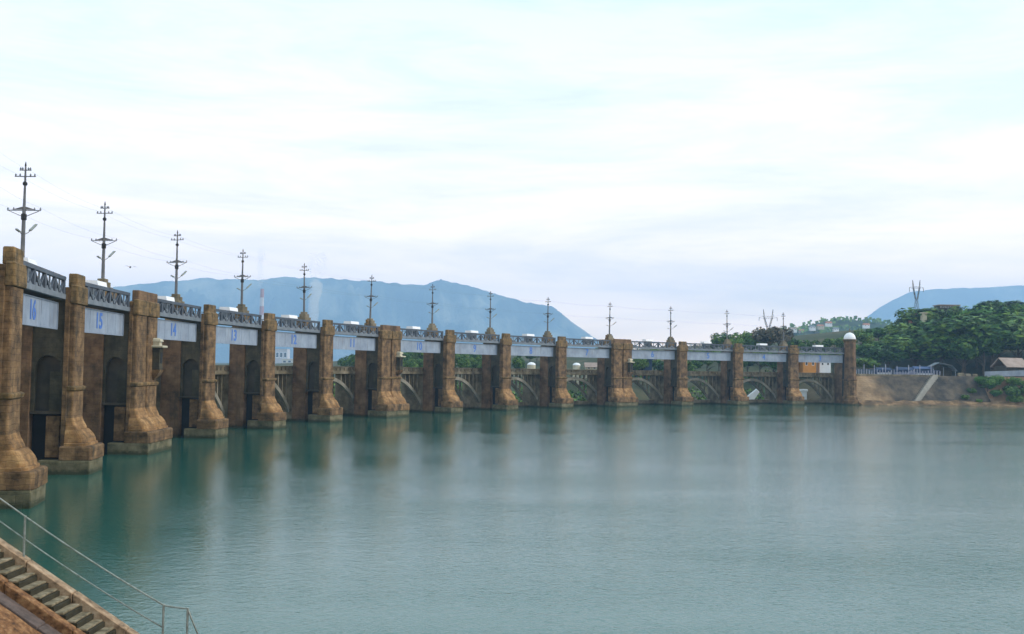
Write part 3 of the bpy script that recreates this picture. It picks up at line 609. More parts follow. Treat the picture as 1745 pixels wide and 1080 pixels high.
# ------------------------------------------------------------------ trees
def crown_mesh(seed, n, size, flat=0.75, lobes=9, leaf=.55):
    r = random.Random(seed); L_ = []
    for k in range(lobes):
        a = r.uniform(0, 6.28); d = r.uniform(.15, .62); L_.append((Vector((math.cos(a) * d, math.sin(a) * d, r.uniform(-.28, .42) * flat)), r.uniform(.30, .52)))
    mb = MB()
    for k in range(n):
        c, rad = r.choice(L_)
        v = Vector((r.gauss(0, 1), r.gauss(0, 1), r.gauss(0, 1))).normalized()
        p = (c + v * rad * (r.random() ** .28) * Vector((1, 1, flat)).length / 1.6) * size
        if noise.noise(p * (.55) + Vector((seed, 0, 0))) < -.18: continue
        nrm = (v + Vector((r.uniform(-.7, .7), r.uniform(-.7, .7), r.uniform(-.3, .9)))).normalized()
        a = nrm.orthogonal().normalized(); b_ = nrm.cross(a); s = leaf * r.uniform(.6, 1.4); t_ = r.uniform(0, 6.28)
        a2 = a * math.cos(t_) + b_ * math.sin(t_); b2 = nrm.cross(a2)
        mb.poly([p - a2 * s - b2 * s * .25, p + b2 * s * .6, p + a2 * s, p - b2 * s * .55 + nrm * s * .2], [(0, 1, 2, 3)])
    return mb
def trunk_mesh(seed, h, size):
    r = random.Random(seed); mb = MB(); top = h * .95
    pts = [(r.uniform(-.1, .1) * k, r.uniform(-.1, .1) * k, top * k / 4) for k in range(5)]
    mb.tube(pts, [.34, .27, .22, .16, .08], 7)
    for k in range(6):
        a = r.uniform(0, 6.28); z = top * r.uniform(.35, .7); e = size * r.uniform(.4, .7)
        mb.tube([(0, 0, z), (math.cos(a) * e * .5, math.sin(a) * e * .5, z + e * .45), (math.cos(a) * e, math.sin(a) * e, z + e * .7)], [.13, .09, .04], 5)
    return mb
KINDS = []
for k, (lm, fl, lb_) in enumerate((('leaf', .8, 'd'), ('leaf', .7, 'd'), ('leaf', .9, 'd'), ('leafb', .75, 'b'), ('leafb', .9, 'b'), ('leafd', .7, 'r'))):
    sz = 5.0
    c = crown_mesh(100 + k, 4200 if lb_ != 'r' else 2600, sz, fl, 10 + k % 3, .42); cm = c.build('crown', M[lm]); tm = trunk_mesh(200 + k, 8.0, sz).build('trunk', M['bark'])
    KINDS.append((cm.data, tm.data, lb_)); bpy.data.objects.remove(cm); bpy.data.objects.remove(tm)
KL = {'d': 'dark green bushy tree', 'b': 'bright green leafy tree', 'r': 'brownish sparse tree'}
ntree = 0
def tree(px_, ytop, Y, kind, group, where, name='broadleaf_tree', width=None):
    """a broad-leaved tree whose top shows at the given place; 12 m of model height"""
    global ntree; ntree += 1
    q = pix(px_, ytop, Y); gz = land(q.x, q.y) - .2
    h = max(2.5, q.z - gz); s = h / 12.2
    cm, tm, kl = KINDS[kind]
    zone = next(w for lim, w in ((700, 'left of gate ten'), (810, 'under gate ten or nine'), (900, 'under gate eight'), (1000, 'under gate seven'), (1110, 'under gate six'), (1200, 'under gate five'), (1255, 'left of the bare trees'), (1290, 'just left of the bare trees'), (1345, 'by the far pylon'), (1400, 'right of the far pylon'), (1460, 'left of the domed tower'), (1500, 'right of the domed tower'), (1540, 'over the white fence'), (1580, 'under the near pylon'), (1620, 'over the blue stalls'), (1660, 'over the grey shed'), (1700, 'over the pale blocks'), (1745, 'over the pink-roofed hut'), (9999, 'past the right edge')) if px_ < lim)
    o = thing(name, f'{KL[kl]} {where}, {zone}', 'tree', (q.x, q.y, gz), rng.uniform(0, 6.28), f'{KL[kl]}s {group}')
    sw = s * rng.uniform(.9, 1.25) if width is None else s * width
    inst('crown', cm, o, (0, 0, 8.3 * s), 0, (sw, sw * rng.uniform(.9, 1.1), s * .98)); inst('trunk', tm, o, (0, 0, 0), 0, (s, s, s))
    return o
right_top = [(1462, 566), (1475, 556), (1495, 554), (1512, 552), (1530, 546), (1545, 538), (1556, 526), (1575, 519), (1592, 520), (1605, 527), (1630, 530), (1642, 512), (1652, 509), (1662, 520), (1675, 522), (1685, 506), (1695, 500), (1712, 504), (1730, 510), (1745, 514), (1850, 508), (1960, 520)]
# back row makes the skyline, the rows in front fill the mass
x = 1468
while x < 1900:
    tree(x, interp(right_top, x) + rng.uniform(-1, 4), rng.uniform(372, 400), rng.choice((0, 1, 2, 2, 3)) if x > 1520 else rng.choice((3, 4, 0)), 'on the right-hand hillside', 'on the skyline of the right bank', width=rng.uniform(1.15, 1.6)); x += rng.uniform(20, 30)
x = 1470
while x < 1880:
    tree(x, interp(right_top, x) + rng.uniform(16, 30), rng.uniform(348, 362), rng.choice((0, 1, 2, 0, 4)) if x > 1515 else rng.choice((3, 4)), 'on the right-hand hillside', 'midway up the right bank', width=rng.uniform(1.5, 2.0)); x += rng.uniform(26, 38)
x = 1472
while x < 1860:
    tree(x, interp(right_top, x) + rng.uniform(32, 50) - (16 if x > 1640 else 0), rng.uniform(330, 338), rng.choice((0, 1, 2, 1)), 'on the right-hand hillside', 'behind the promenade', width=rng.uniform(1.8, 2.4)); x += rng.uniform(34, 48)
tree(1676, 556, 322, 1, 'on the right-hand hillside', 'foremost beside the hut', width=1.1)
tree(1640, 572, 323, 2, 'on the right-hand hillside', 'foremost of all', width=1.1)
# trees seen through and over the dam
mid_top = [(1196, 592), (1208, 583), (1216, 572), (1228, 563), (1240, 565), (1250, 574), (1262, 564), (1280, 561), (1292, 568), (1300, 556), (1320, 551), (1335, 556), (1345, 572), (1380, 578), (1420, 573), (1440, 569), (1465, 570)]
x = 1210
while x < 1450:
    kd = 5 if 1292 < x < 1338 else rng.choice((0, 1, 3, 2)); tree(x, interp(mid_top, x) + rng.uniform(0, 3), rng.uniform(352, 385), kd, 'showing above the far bays', 'behind the dam'); x += rng.uniform(11, 17) if kd != 5 else rng.uniform(19, 24)
x = 1205
while x < 1450:
    tree(x, rng.uniform(592, 602), rng.uniform(326, 340), rng.choice((0, 3, 1, 4)), 'showing under the far gates', 'low behind the dam'); x += rng.uniform(18, 26)
x = 590
while x < 1215:
    tree(x, rng.uniform(590, 600) + (8 if x < 610 else 0), rng.uniform(340, 430), rng.choice((0, 2, 1, 3, 4)), 'seen between gates and parapet', 'in the gap'); x += rng.uniform(11, 17)
x = 660
while x < 1200:
    if not (885 < x < 925 or 965 < x < 1040): tree(x, rng.uniform(604, 611), rng.uniform(304, 330), rng.choice((0, 2, 1)), 'seen between gates and parapet', 'low behind the road parapet')
    x += rng.uniform(18, 28)

mbu = MB(); S_P5 = cum[5 + 6]
for k in range(16000):
    s_ = rng.uniform(S_P5, S_END + 2); o_ = rng.uniform(15, 46)
    if noise.noise(Vector((s_ * .09, o_ * .09, 2))) < -.12 + .25 * (s_ > S_P10 + 30): continue
    q = at_s(s_); n_ = normal_s(s_); p = Vector((q.x + n_.x * o_, q.y + n_.y * o_, ground_z(s_, o_) + rng.uniform(0, 1.9) * (1 + noise.noise(Vector((s_ * .2, o_ * .2, 9)))))); z_ = rng.uniform(.25, .6)
    nrm = Vector((rng.uniform(-1, 1), rng.uniform(-1, 1), rng.uniform(0, 1.2))).normalized(); a = nrm.orthogonal().normalized(); b_ = nrm.cross(a)
    mbu.poly([p - a * z_, p + b_ * z_ * .7, p + a * z_, p - b_ * z_ * .7], [(0, 1, 2, 3)])
tag(mbu.build('bank_undergrowth', M['leaf']), 'low dark undergrowth on the bank behind the arches', 'undergrowth', kind='stuff')
# far-off scrub on the green hill: reads as one mass
mbh = MB(); prof = [(1250, 628), (1300, 590), (1340, 562), (1370, 556), (1400, 549), (1430, 544), (1455, 545), (1490, 549), (1540, 556), (1620, 570), (1700, 590), (1800, 620)]
hl = bpy.data.objects['green_hill'].data; vs = [v.co.copy() for v in hl.vertices]
for k in range(15000):
    v = rng.choice(vs)
    if v.y > 1360 or v.z < 12: continue
    p = v + Vector((rng.uniform(-14, 14), rng.uniform(-14, 14), rng.uniform(-1.5, 3.2))); s = rng.uniform(1.6, 3.6)
    nrm = Vector((rng.uniform(-.6, .6), -1 + rng.uniform(-.3, .6), rng.uniform(-.1, .9))).normalized(); a = nrm.orthogonal().normalized(); b_ = nrm.cross(a)
    mbh.poly([p - a * s, p + b_ * s * .8, p + a * s, p - b_ * s * .8], [(0, 1, 2, 3)])
tag(mbh.build('hill_scrub', M['leaf']), 'hazy green scrub covering the low hill', 'scrub', kind='stuff')

# ------------------------------------------------------------------ buildings and odds and ends behind
def house(px_, ybase, Y, w, d, h, wallm, roofm, label, name='house', roof='gable', rz=0, cat='house', group=None, nwin=3, zbase=None):
    q = pix(px_, ybase, Y)
    z = q.z if zbase is None else zbase
    o = thing(name, label, cat, (q.x, q.y, z), rz, group)
    MB().box(-w / 2, w / 2, -d / 2, d / 2, -2.5, h).build('wall', M[wallm], o)
    if roof == 'gable': MB().prism_x([(-d / 2 - .5, h - .1), (d / 2 + .5, h - .1), (0, h + d * .32)], -w / 2 - .4, w / 2 + .4).build('roof', M[roofm], o)
    elif roof == 'dome': MB().lathe([(w * .52, h)] + [(w * .5 * math.cos(a), h + w * .28 * math.sin(a)) for a in [k_ * math.pi / 2 / 6 for k_ in range(6)]] + [(.1, h + w * .28)], 16).build('roof', M[roofm], o, smooth=True)
    else: MB().box(-w / 2 - .4, w / 2 + .4, -d / 2 - .4, d / 2 + .4, h + .003, h + .4).build('roof', M[roofm], o)
    for k_ in range(nwin):
        x_ = -w / 2 + w * (k_ + .5) / nwin
        f = MB().box(x_ - w * .09, x_ + w * .09, -d / 2 - .06, -d / 2 + .05, h * .35, h * .78).build('window', M['white'], o)
        MB().box(x_ - w * .07, x_ + w * .07, -d / 2 - .09, -d / 2 - .061, h * .40, h * .74).build('pane', M['window'], f)
    return o
def tank(px_, ytop, ybase, Y, wpx, label):
    a = pix(px_, ytop, Y); q = pix(px_, ybase, Y); w = wpx / FPX * Y / 2; h = a.z - q.z
    o = thing('storage_tank', label, 'tank', (q.x, q.y, q.z), 0, 'white domed tanks behind the dam')
    MB().lathe([(w, -5), (w, h * .62)], 20).build('tank_wall', M['cream'], o)
    MB().lathe([(w * 1.04, h * .62), (w * .98, h * .72), (w * .8, h * .86), (w * .5, h * .95), (.1, h)], 20).build('tank_roof', M['white'], o)
tank(905.5, 617, 629, 300, 14, 'white domed tank seen under gate 8')
tank(982.5, 618, 629, 300, 13, 'white domed tank seen under gate 7 beside the pinkish roof')
house(1012, 630, 300, 5.0, 4, .9, 'cream', 'pinkroof', 'low building with pinkish roof seen under gate 7', name='low_building', cat='building')
house(1125, 630, 315, 2.6, 3, .5, 'cream', 'cream', 'small cream roof low in the gap under gate 5', name='small_hut', cat='hut', roof='flat', nwin=1)
house(1093, 634, 320, 6.2, 4, 3.9, 'navy', 'navy', 'dark navy shed seen under gate 6', name='navy_shed', cat='shed', roof='flat', nwin=1)
house(1376, 628, 326, 4.2, 5, 3.0, 'orange', 'tile', 'small orange-walled house seen under gate 3', nwin=2, roof='gable')
house(1403, 626, 327, 3.6, 4, 2.0, 'white', 'navy', 'blue and white shed beside the orange house', name='shed', cat='shed', roof='flat', nwin=2)
house(500, 622, 1500, 30, 20, 9, 'cream', 'white', 'pale low works building seen under gate 12', name='works_building', cat='building', roof='flat', nwin=4)
house(478, 618, 1900, 30, 24, 26, 'chim', 'chord', 'hazy bluish boiler hall under gate 12', name='boiler_hall', cat='building', roof='flat', nwin=4)
for k, (hx_, hy_, w_, wm_, rm_) in enumerate(((1352, 563, 9, 'white', 'pinkroof'), (1366, 566, 8, 'cream', 'tile'), (1384, 560, 9, 'white', 'chord'), (1398, 558, 10, 'cream', 'tile'), (1412, 553, 9, 'white', 'tile'), (1424, 563, 8, 'white', 'chord'), (1372, 574, 9, 'cream', 'chord'), (1476, 556, 9, 'white', 'tile'))):
    house(hx_, hy_, 1190, w_ * .75, 6, 1.8, wm_, rm_, ['white house with pink roof leftmost on the hazy hill', 'cream house below the leftmost white one on the hill', 'white house with grey roof mid-slope on the hazy hill', 'wider cream house with red roof near the hilltop', 'highest white house with red roof on the hill', 'white house with grey roof low and right on the hill', 'cream grey-roofed house lowest on the hill', 'white red-roofed house right of the domed tower'][k], group='houses on the hazy hill', nwin=2)
house(1613, 527, 415, 8, 6, 1.4, 'grey', 'pinkroof', 'grey flat-roofed building among the treetops on the right hill', name='flat_building', cat='building', roof='flat', nwin=4)
house(1562, 541, 378, 5, 3, .6, 'tile', 'tile', 'reddish roof half hidden in the trees on the right hill', name='red_roofed_house', roof='gable', nwin=2)
house(1574, 537, 368, 1.6, 2, .6, 'cream', 'cream', 'tiny cream block among the trees on the right hill', name='cream_block', cat='hut', roof='flat', nwin=1)

# power-station chimney and steam
def vol(name, rings, dens, label):
    m = bpy.data.materials.new(name); m.use_nodes = True; t_ = m.node_tree; t_.nodes.remove(t_.nodes['Principled BSDF'])
    v = t_.nodes.new('ShaderNodeVolumePrincipled'); v.inputs['Density'].default_value = dens; v.inputs['Color'].default_value = (.97, .97, .98, 1)
    t_.links.new(v.outputs[0], t_.nodes['Material Output'].inputs['Volume'])
    return tag(MB().rings(rings).build(name, m, smooth=True), label, 'smoke', kind='stuff')
ch = thing('power_station_chimney', 'distant tall red and white banded chimney in front of the blue mountains', 'chimney', (pix(443.5, 615, 2400).x, 2400, 0))
ztop = pix(443.5, 492, 2400).z
nb_ = 9
for k in range(nb_):
    a, b_ = k / nb_, (k + 1) / nb_
    MB().lathe([(7.5 - 3.2 * a, ztop * a + .05), (7.5 - 3.2 * b_, ztop * b_)], 16).build('band', M['chimred' if (k % 2 == 0 and k > 3) else 'chim'], ch)
def plume(px0, y0, px1, y1, w0, w1, Y, seed, n=26):
    rings = []
    for k in range(n):
        u = k / (n - 1); c = pix(px0 + (px1 - px0) * u, y0 + (y1 - y0) * u, Y); r_ = (w0 + (w1 - w0) * u) / FPX * Y / 2
        if k in (0, n - 1): r_ *= .3
        c.x += noise.noise(Vector((u * 5, seed, 0))) * r_ * .35
        rings.append([(c.x + r_ * (1 + .35 * noise.noise(Vector((math.cos(t_) * 1.3, math.sin(t_) * 1.3, u * 11 + seed)))) * math.cos(t_), Y + r_ * math.sin(t_), c.z) for t_ in [2 * math.pi * j / 14 for j in range(14)]])
    return rings
vol('chimney_smoke', plume(443.5, 491, 446, 425, 7, 16, 2400, 2), .012, 'faint pale smoke rising from the banded chimney')
vol('steam_plume', plume(528, 640, 538, 476, 10, 22, 2300, 5), .030, 'white steam plume rising before the blue mountain')
vol('steam_top', plume(538, 480, 545, 430, 20, 34, 2300, 9), .003, 'thin drifting top of the white steam plume')
ctw = thing('cooling_tower', 'distant pale cooling tower at the foot of the steam plume', 'cooling tower', (pix(528, 615, 2300).x, 2300, 0))
MB().lathe([(22, 0), (17, 20), (13.5, 42), (12.5, 55), (13.5, 66)], 24).build('shell', M['chim'], ctw, smooth=True)

# pylons
def pylon(px_, ytop, ycross, ybase, Y, wpx, label):
    k = Y / FPX; q = pix(px_, ybase, Y); zb = land(q.x, q.y) if Y < 520 else q.z; o = thing('lattice_pylon', label, 'pylon', (q.x, q.y, zb), R(8), 'lattice pylons beyond the dam')
    zc_ = pix(px_, ycross, Y).z - zb; zt = pix(px_, ytop, Y).z - zb; W = wpx * k / 2; th = .085
    zw = zc_ * .70
    def seg4(z0, r0_, z1, r1_, name, n=3, xo=0, xo1=0):
        mb = MB()
        for j in range(n):
            a, b_ = j / n, (j + 1) / n
            za, zb_ = z0 + (z1 - z0) * a, z0 + (z1 - z0) * b_; ra, rb_ = r0_ + (r1_ - r0_) * a, r0_ + (r1_ - r0_) * b_; xa_, xb_ = xo + (xo1 - xo) * a, xo + (xo1 - xo) * b_
            c0 = [(xa_ + i_ * ra, j_ * ra, za) for i_, j_ in ((-1, -1), (1, -1), (1, 1), (-1, 1))]; c1 = [(xb_ + i_ * rb_, j_ * rb_, zb_) for i_, j_ in ((-1, -1), (1, -1), (1, 1), (-1, 1))]
            for m_ in range(4):
                mb.bar(c0[m_], c1[m_], th); mb.bar(c0[m_], c1[(m_ + 1) % 4], th * .6); mb.bar(c0[(m_ + 1) % 4], c1[m_], th * .6); mb.bar(c1[m_], c1[(m_ + 1) % 4], th * .6)
        return mb.build(name, M['pole'], o)
    seg4(0, W * .42, zw, W * .12, 'body', 5)
    for s in (-1, 1):
        seg4(zw, W * .06, zc_, W * .06, 'fork_leg', 3, s * W * .1, s * W * .42)
        seg4(zc_, W * .06, zt, .04, 'horn', 1, s * W * .42, s * W * .5)
        for z_ in (zc_,):
            mb = MB(); mb.bar((s * W * .4, 0, z_ + W * .12), (s * W, 0, z_), th); mb.bar((s * W * .4, 0, z_ - W * .1), (s * W, 0, z_), th); mb.build('arm_tip', M['pole'], o)
            MB().tube([(s * W * .95, 0, z_ - .1), (s * W * .95, 0, z_ - 1.8)], .12, 6).build('insulator_string', M['chord'], o)
    mb = MB(); n = 7
    for j in range(n):
        a, b_ = -W * .45 + W * .9 * j / n, -W * .45 + W * .9 * (j + 1) / n
        mb.bar((a, 0, zc_ + W * .12), (b_, 0, zc_ + W * .12), th); mb.bar((a, 0, zc_ - W * .1), (b_, 0, zc_ - W * .1), th); mb.bar((a, 0, zc_ - W * .1), (b_, 0, zc_ + W * .12), th * .7)
    mb.build('cross_beam', M['pole'], o)
    return o
pylon(1562, 477, 490, 560, 430, 27, 'grey lattice pylon with two horns rising above the right hillside trees')
pylon(1309, 527, 541, 600, 520, 34, 'grey two-horned lattice pylon behind the far bays')

# ------------------------------------------------------------------ right bank: revetment, promenade, fence, ramp
s0 = S_END + 1.2
def ipix_s(px_):
    """run along the shore seen at image column px_"""
    lo, hi = S_END - 5, S_END + 120
    for _ in range(40):
        m_ = (lo + hi) / 2; p = at_s(m_); d = Vector((p.x, p.y, 5)) - CAM; X = CX + FPX * d.dot(rt) / d.dot(fw)
        if X < px_: lo = m_
        else: hi = m_
    return lo
def shore(s, o): p = at_s(s); n = normal_s(s); return p.x + n.x * o, p.y + n.y * o
def revet(name, sa, sb, m, label, z0=-2.5, o0=-2.0, z1=8.75, o1=7.6, thick=.5, seed=0, rough=.22, ds=1.2, cat='embankment'):
    mb = MB(); n = max(2, int((sb - sa) / ds)); nv = 9; pts = []
    for k in range(n + 1):
        s = sa + (sb - sa) * k / n
        for j in range(nv + 1):
            v = j / nv; o = o0 + (o1 - o0) * v; z = z0 + (z1 - z0) * v + rough * 2 * noise.noise(Vector((s * .35, v * 5, seed))) * (0 if j == nv else 1)
            x, y = shore(s, o + rough * noise.noise(Vector((s * .9, v * 9, seed + 4)))); pts.append((x, y, z))
        x, y = shore(s, o1 + 2.2); pts.append((x, y, z1)); x, y = shore(s, o1 + 2.2); pts.append((x, y, z1 - 3))
    w = nv + 3
    mb.poly(pts, [(k * w + j, (k + 1) * w + j, (k + 1) * w + j + 1, k * w + j + 1) for k in range(n) for j in range(w - 1)])
    return tag(mb.build(name, m), label, cat)
s1 = ipix_s(1535); s2 = ipix_s(1690); s3 = S_END + 140
def blend_mats(ma, mb_, xa_, xb_):     # tan masonry gives way to dark masonry along the wall, with a ragged seam
    m = ma.copy(); m.name = 'tan_to_dark_masonry'; t_ = m.node_tree; b1 = t_.nodes['Principled BSDF']; old = b1.inputs['Base Color'].links[0].from_socket
    g_ = t_.nodes.new('ShaderNodeNewGeometry'); sp = t_.nodes.new('ShaderNodeSeparateXYZ'); t_.links.new(g_.outputs['Position'], sp.inputs[0])
    n_ = t_.nodes.new('ShaderNodeTexNoise'); n_.inputs['Scale'].default_value = .16; n_.inputs['Detail'].default_value = 6; t_.links.new(g_.outputs['Position'], n_.inputs['Vector'])
    a_ = t_.nodes.new('ShaderNodeMath'); a_.operation = 'MULTIPLY_ADD'; t_.links.new(n_.outputs['Fac'], a_.inputs[0]); a_.inputs[1].default_value = 26; t_.links.new(sp.outputs['X'], a_.inputs[2])
    r_ = t_.nodes.new('ShaderNodeMapRange'); r_.inputs['From Min'].default_value = xa_ + 13; r_.inputs['From Max'].default_value = xb_ + 13; t_.links.new(a_.outputs[0], r_.inputs['Value'])
    n2 = t_.nodes.new('ShaderNodeTexNoise'); n2.inputs['Scale'].default_value = .35; n2.inputs['Detail'].default_value = 8; t_.links.new(g_.outputs['Position'], n2.inputs['Vector'])
    c2 = t_.nodes.new('ShaderNodeValToRGB'); c2.color_ramp.elements[0].position = .35; c2.color_ramp.elements[0].color = (.035, .031, .027, 1); c2.color_ramp.elements[1].position = .68; c2.color_ramp.elements[1].color = (.13, .10, .07, 1); t_.links.new(n2.outputs['Fac'], c2.inputs['Fac'])
    x_ = t_.nodes.new('ShaderNodeMix'); x_.data_type = 'RGBA'; t_.links.new(r_.outputs[0], x_.inputs[0]); t_.links.new(old, x_.inputs[6]); t_.links.new(c2.outputs['Color'], x_.inputs[7]); t_.links.new(x_.outputs[2], b1.inputs['Base Color'])
    return m
revet('stone_revetment', s0, s2, blend_mats(M['revt'], M['revd'], at_s(s1).x - 10, at_s(s1).x - 1), 'sloping stone-faced embankment, tan beside the domed tower and dark farther right', seed=1, rough=.2)
revet('stone_revetment', s2 + .02, s3, M['earth'], 'earthy embankment with shrubs at the right edge', seed=3, rough=.6)
mb = MB(); pts = []; n = 60     # tide-washed shelf at the waterline
for k in range(n + 1):
    s = S_END + 2.5 + (s3 - S_END - 3) * k / n
    for o, z in ((-3.6, -1.0), (-2.3, .10), (-1.5, .4), (-.6, .8), (.2, 1.3)):
        x, y = shore(s, o + .7 * noise.noise(Vector((s * .2, o, 0)))); pts.append((x, y, z + (.45 + .7 * max(0, (s - S_END - 50) / 30)) * noise.noise(Vector((s * .5, o * 2, 5)))))
mb.poly(pts, [(k * 5 + j, (k + 1) * 5 + j, (k + 1) * 5 + j + 1, k * 5 + j + 1) for k in range(n) for j in range(4)])
tag(mb.build('shore_shelf', M['shore']), kind='structure')
mb = MB(); n = 40; pts = []
for k in range(n + 1):
    s = s0 + (ipix_s(1622) - s0) * k / n
    for o, z in ((7.3, 8.45), (7.3, 8.95), (8.0, 9.05), (8.0, 8.8)): x, y = shore(s, o); pts.append((x, y, z))
mb.poly(pts, [(k * 4 + j, (k + 1) * 4 + j, (k + 1) * 4 + j + 1, k * 4 + j + 1) for k in range(n) for j in range(3)])
tag(mb.build('promenade_kerb', M['conc']), 'long pale whitewashed kerb along the top of the right embankment', 'kerb')
fe = thing('promenade_fence', 'white-posted blue fence on the embankment beside the tower', 'fence')
sA, sB = ipix_s(1464), ipix_s(1622); nps = 36; prev = None
for k in range(nps):
    s = sA + (sB - sA) * k / (nps - 1); x, y = shore(s, 7.65); hh_ = rng.uniform(1.9, 3.2) if k % 4 else 5.2
    MB().box(x - .10, x + .10, y - .1, y + .1, 9.04, 9.04 + hh_ * rng.uniform(.45, .62)).build('post', M['pale'], fe)
    if prev:
        for z_ in (9.35, 9.7, 10.05, 10.4): MB().bar((prev[0], prev[1], z_), (x, y, z_), .1, .14).build('rail', M['bluet'], fe)
    prev = (x, y)
# blue-roofed stalls, sheds and blocks behind the fence
for k, (px_, w_, h_, m_, lb_) in enumerate(((1540, 4.5, 1.7, 'navy', 'dark blue stall leftmost behind the promenade fence'), (1572, 5, 1.9, 'navy', 'blue tarpaulin stall in the middle of the promenade'), (1602, 6, 2.2, 'bluet', 'larger blue tarpaulin stall left of the grey shed'))):
    s = ipix_s(px_); x, y = shore(s, 11.5)
    o = thing('market_stall', lb_, 'stall', (x, y, 8.6), R(-4), 'blue stalls on the promenade')
    MB().prism_x([(-1.8, h_), (1.8, h_), (1.4, h_ + .35), (0, h_ + .8), (-1.4, h_ + .35)], -w_ / 2, w_ / 2).build('canopy', M[m_], o)
    MB().box(-w_ / 2 + .2, w_ / 2 - .2, -1.2, -.9, 0, .95).build('counter', M['white'], o)
    MB().box(-w_ / 2 + .1, w_ / 2 - .1, 1.3, 1.4, 0, h_).build('back_cloth', M['navy'], o)
    for sx_ in (-1, 1):
        for sy_ in (-1, 1): MB().tube([(sx_ * (w_ / 2 - .1), sy_ * 1.5, 0), (sx_ * (w_ / 2 - .1), sy_ * 1.5, h_)], .07, 6).build('post', M['white'], o)
s = ipix_s(1634); x, y = shore(s, 11)
o = thing('lean_to_shed', 'grey lean-to shed with sloping sheet roof under the dark trees', 'shed', (x, y, 8.5), R(-6))
MB().prism_y([(-3.8, 3.2), (-1.5, 4.4), (2.2, 3.6), (3.8, 1.9), (3.8, 1.75), (2.2, 3.4), (-1.5, 4.2), (-3.8, 3.0)], -2.2, 2.2).build('roof', M['chord'], o)
MB().box(-3.3, 3.3, 1.6, 1.8, 0, 2.9).build('back_wall', M['grey'], o)
for x_ in (-3.3, -.2, 3.3): MB().box(x_ - .1, x_ + .1, -2, -1.8, 0, 3.0 if x_ < 3 else 2.2).build('post', M['chord'], o)
s = ipix_s(1752); x, y = shore(s, 13)
o = thing('bank_hut', 'hut with pale pinkish gable roof at the right edge', 'hut', (x, y, 9.5), R(20))
MB().box(-4, 4, -2.6, 2.6, -2, 2.6).build('wall', M['niche'], o)
MB().prism_x([(-3.4, 2.3), (0, 5.2), (3.4, 2.3), (3.2, 2.1), (0, 4.9), (-3.2, 2.1)], -4.8, 4.8).build('roof', M['pinkroof'], o)
MB().box(-.6, .6, -2.66, -2.59, -.5, 1.8).build('door', M['window'], o)
mb = MB(); pts = []
for k in range(13):
    s = ipix_s(1700) + (ipix_s(1770) - ipix_s(1700)) * k / 12
    for o_, z in ((8.6, 8.6), (8.6, 10.3), (8.9, 10.3), (8.9, 8.6)): x, y = shore(s, o_); pts.append((x, y, z + .05 * k))
mb.poly(pts, [(k * 4 + j, (k + 1) * 4 + j, (k + 1) * 4 + j + 1, k * 4 + j + 1) for k in range(12) for j in range(3)])
tag(mb.build('boundary_wall', M['gate']), 'pale bluish boundary wall below the pink-roofed hut', 'wall')
for k, (px_, w_) in enumerate(((1560, 1.3), (1567, .9), (1579, 1.1), (1660, 1.0), (1672, .8), (1684, .7))):
    s = ipix_s(px_); x, y = shore(s, 9.0); hb_ = rng.uniform(.7, 1.2)
    tag(MB().rings([[(-w_ * a, -.5 * a, z), (w_ * a, -.5 * a, z), (w_ * a, .5 * a, z), (-w_ * a, .5 * a, z)] for z, a in ((0, 1), (hb_ * .8, .95), (hb_, .7))]).build('concrete_block', M['conc' if k > 2 else 'pale'], loc=(x, y, 8.75)), ['white block leftmost of two before the blue stall', 'smaller white block just right of the leftmost one', 'white block below the middle blue stall', 'widest grey block under the dark trees', 'middle grey block under the dark trees', 'small grey block at the foot of the green shrubs'][k], 'block', 'pale blocks along the embankment top')
# pale diagonal stairway on the embankment
o = thing('embankment_stairs', 'pale grey stairway slanting down the dark embankment to the water', 'stairway')
sa, sb = ipix_s(1612), ipix_s(1547); n = 22
for k in range(n):
    u = k / n; s = sa + (sb - sa) * u; v = 1 - u * .9
    oo = -2.0 + 9.6 * v; z = -2.5 + 11.25 * v + .25; x, y = shore(s, oo); nn = normal_s(s)
    w_ = .8 - .3 * u
    pr = [(x - nn.y * a + nn.x * b_, y + nn.x * a + nn.y * b_) for a, b_ in ((-w_, -.9), (w_, -.9), (w_, .9), (-w_, .9))]
    MB().rings([[(a, b_, z - 1.2) for a, b_ in pr], [(a, b_, z + .12) for a, b_ in pr]]).build('step', M['cream' if False else 'conc'], o)
M_pale = mat('pale_concrete', [(0.30, 0.28, 0.24), (0.44, 0.41, 0.36)], 0.5, bump=.3)
for c_ in o.children: c_.data.materials[0] = M_pale
# shrubs on the bank
for k, (px_, v, h_, kd) in enumerate(((1682, .75, 4.5, 3), (1693, .62, 5.5, 3), (1706, .72, 5, 4), (1699, .45, 3.6, 3), (1727, .45, 5.5, 0), (1733, .3, 4.2, 0), (1715, .8, 3.5, 4), (1650, .4, 2.2, 0), (1663, .55, 2.6, 0), (1672, .3, 2.0, 3), (1744, .7, 5, 3), (1760, .5, 5, 0))):
    s = ipix_s(px_); oo = -2 + 9.6 * v; x, y = shore(s, oo); z = -2.5 + 11.25 * v
    cm, tm, kl = KINDS[kd]; q = h_ / 8.5
    sh = thing('bank_shrub', ('bright green' if kl == 'b' else 'dark green') + ' shrub ' + ['topmost at left of the green patch', 'in the upper green patch', 'beside the earthy track', 'low in the green patch', 'large beside the orange shore rocks', 'lowest by the orange shore rocks', 'right under the boundary wall', 'small and lone, right of the pale ramp', 'above the lone small one', 'small at the waterline left of the patch', 'at the upper right edge', 'beyond the right edge'][k], 'shrub', (x, y, z - .3), rng.uniform(0, 6), ('bright' if kl == 'b' else 'dark') + ' shrubs on the right embankment')
    inst('foliage', cm, sh, (0, 0, 3.6 * q), 0, (q * 1.1, q * 1.1, q * .8)); inst('stem', tm, sh, (0, 0, 0), 0, (q * .5,) * 3)

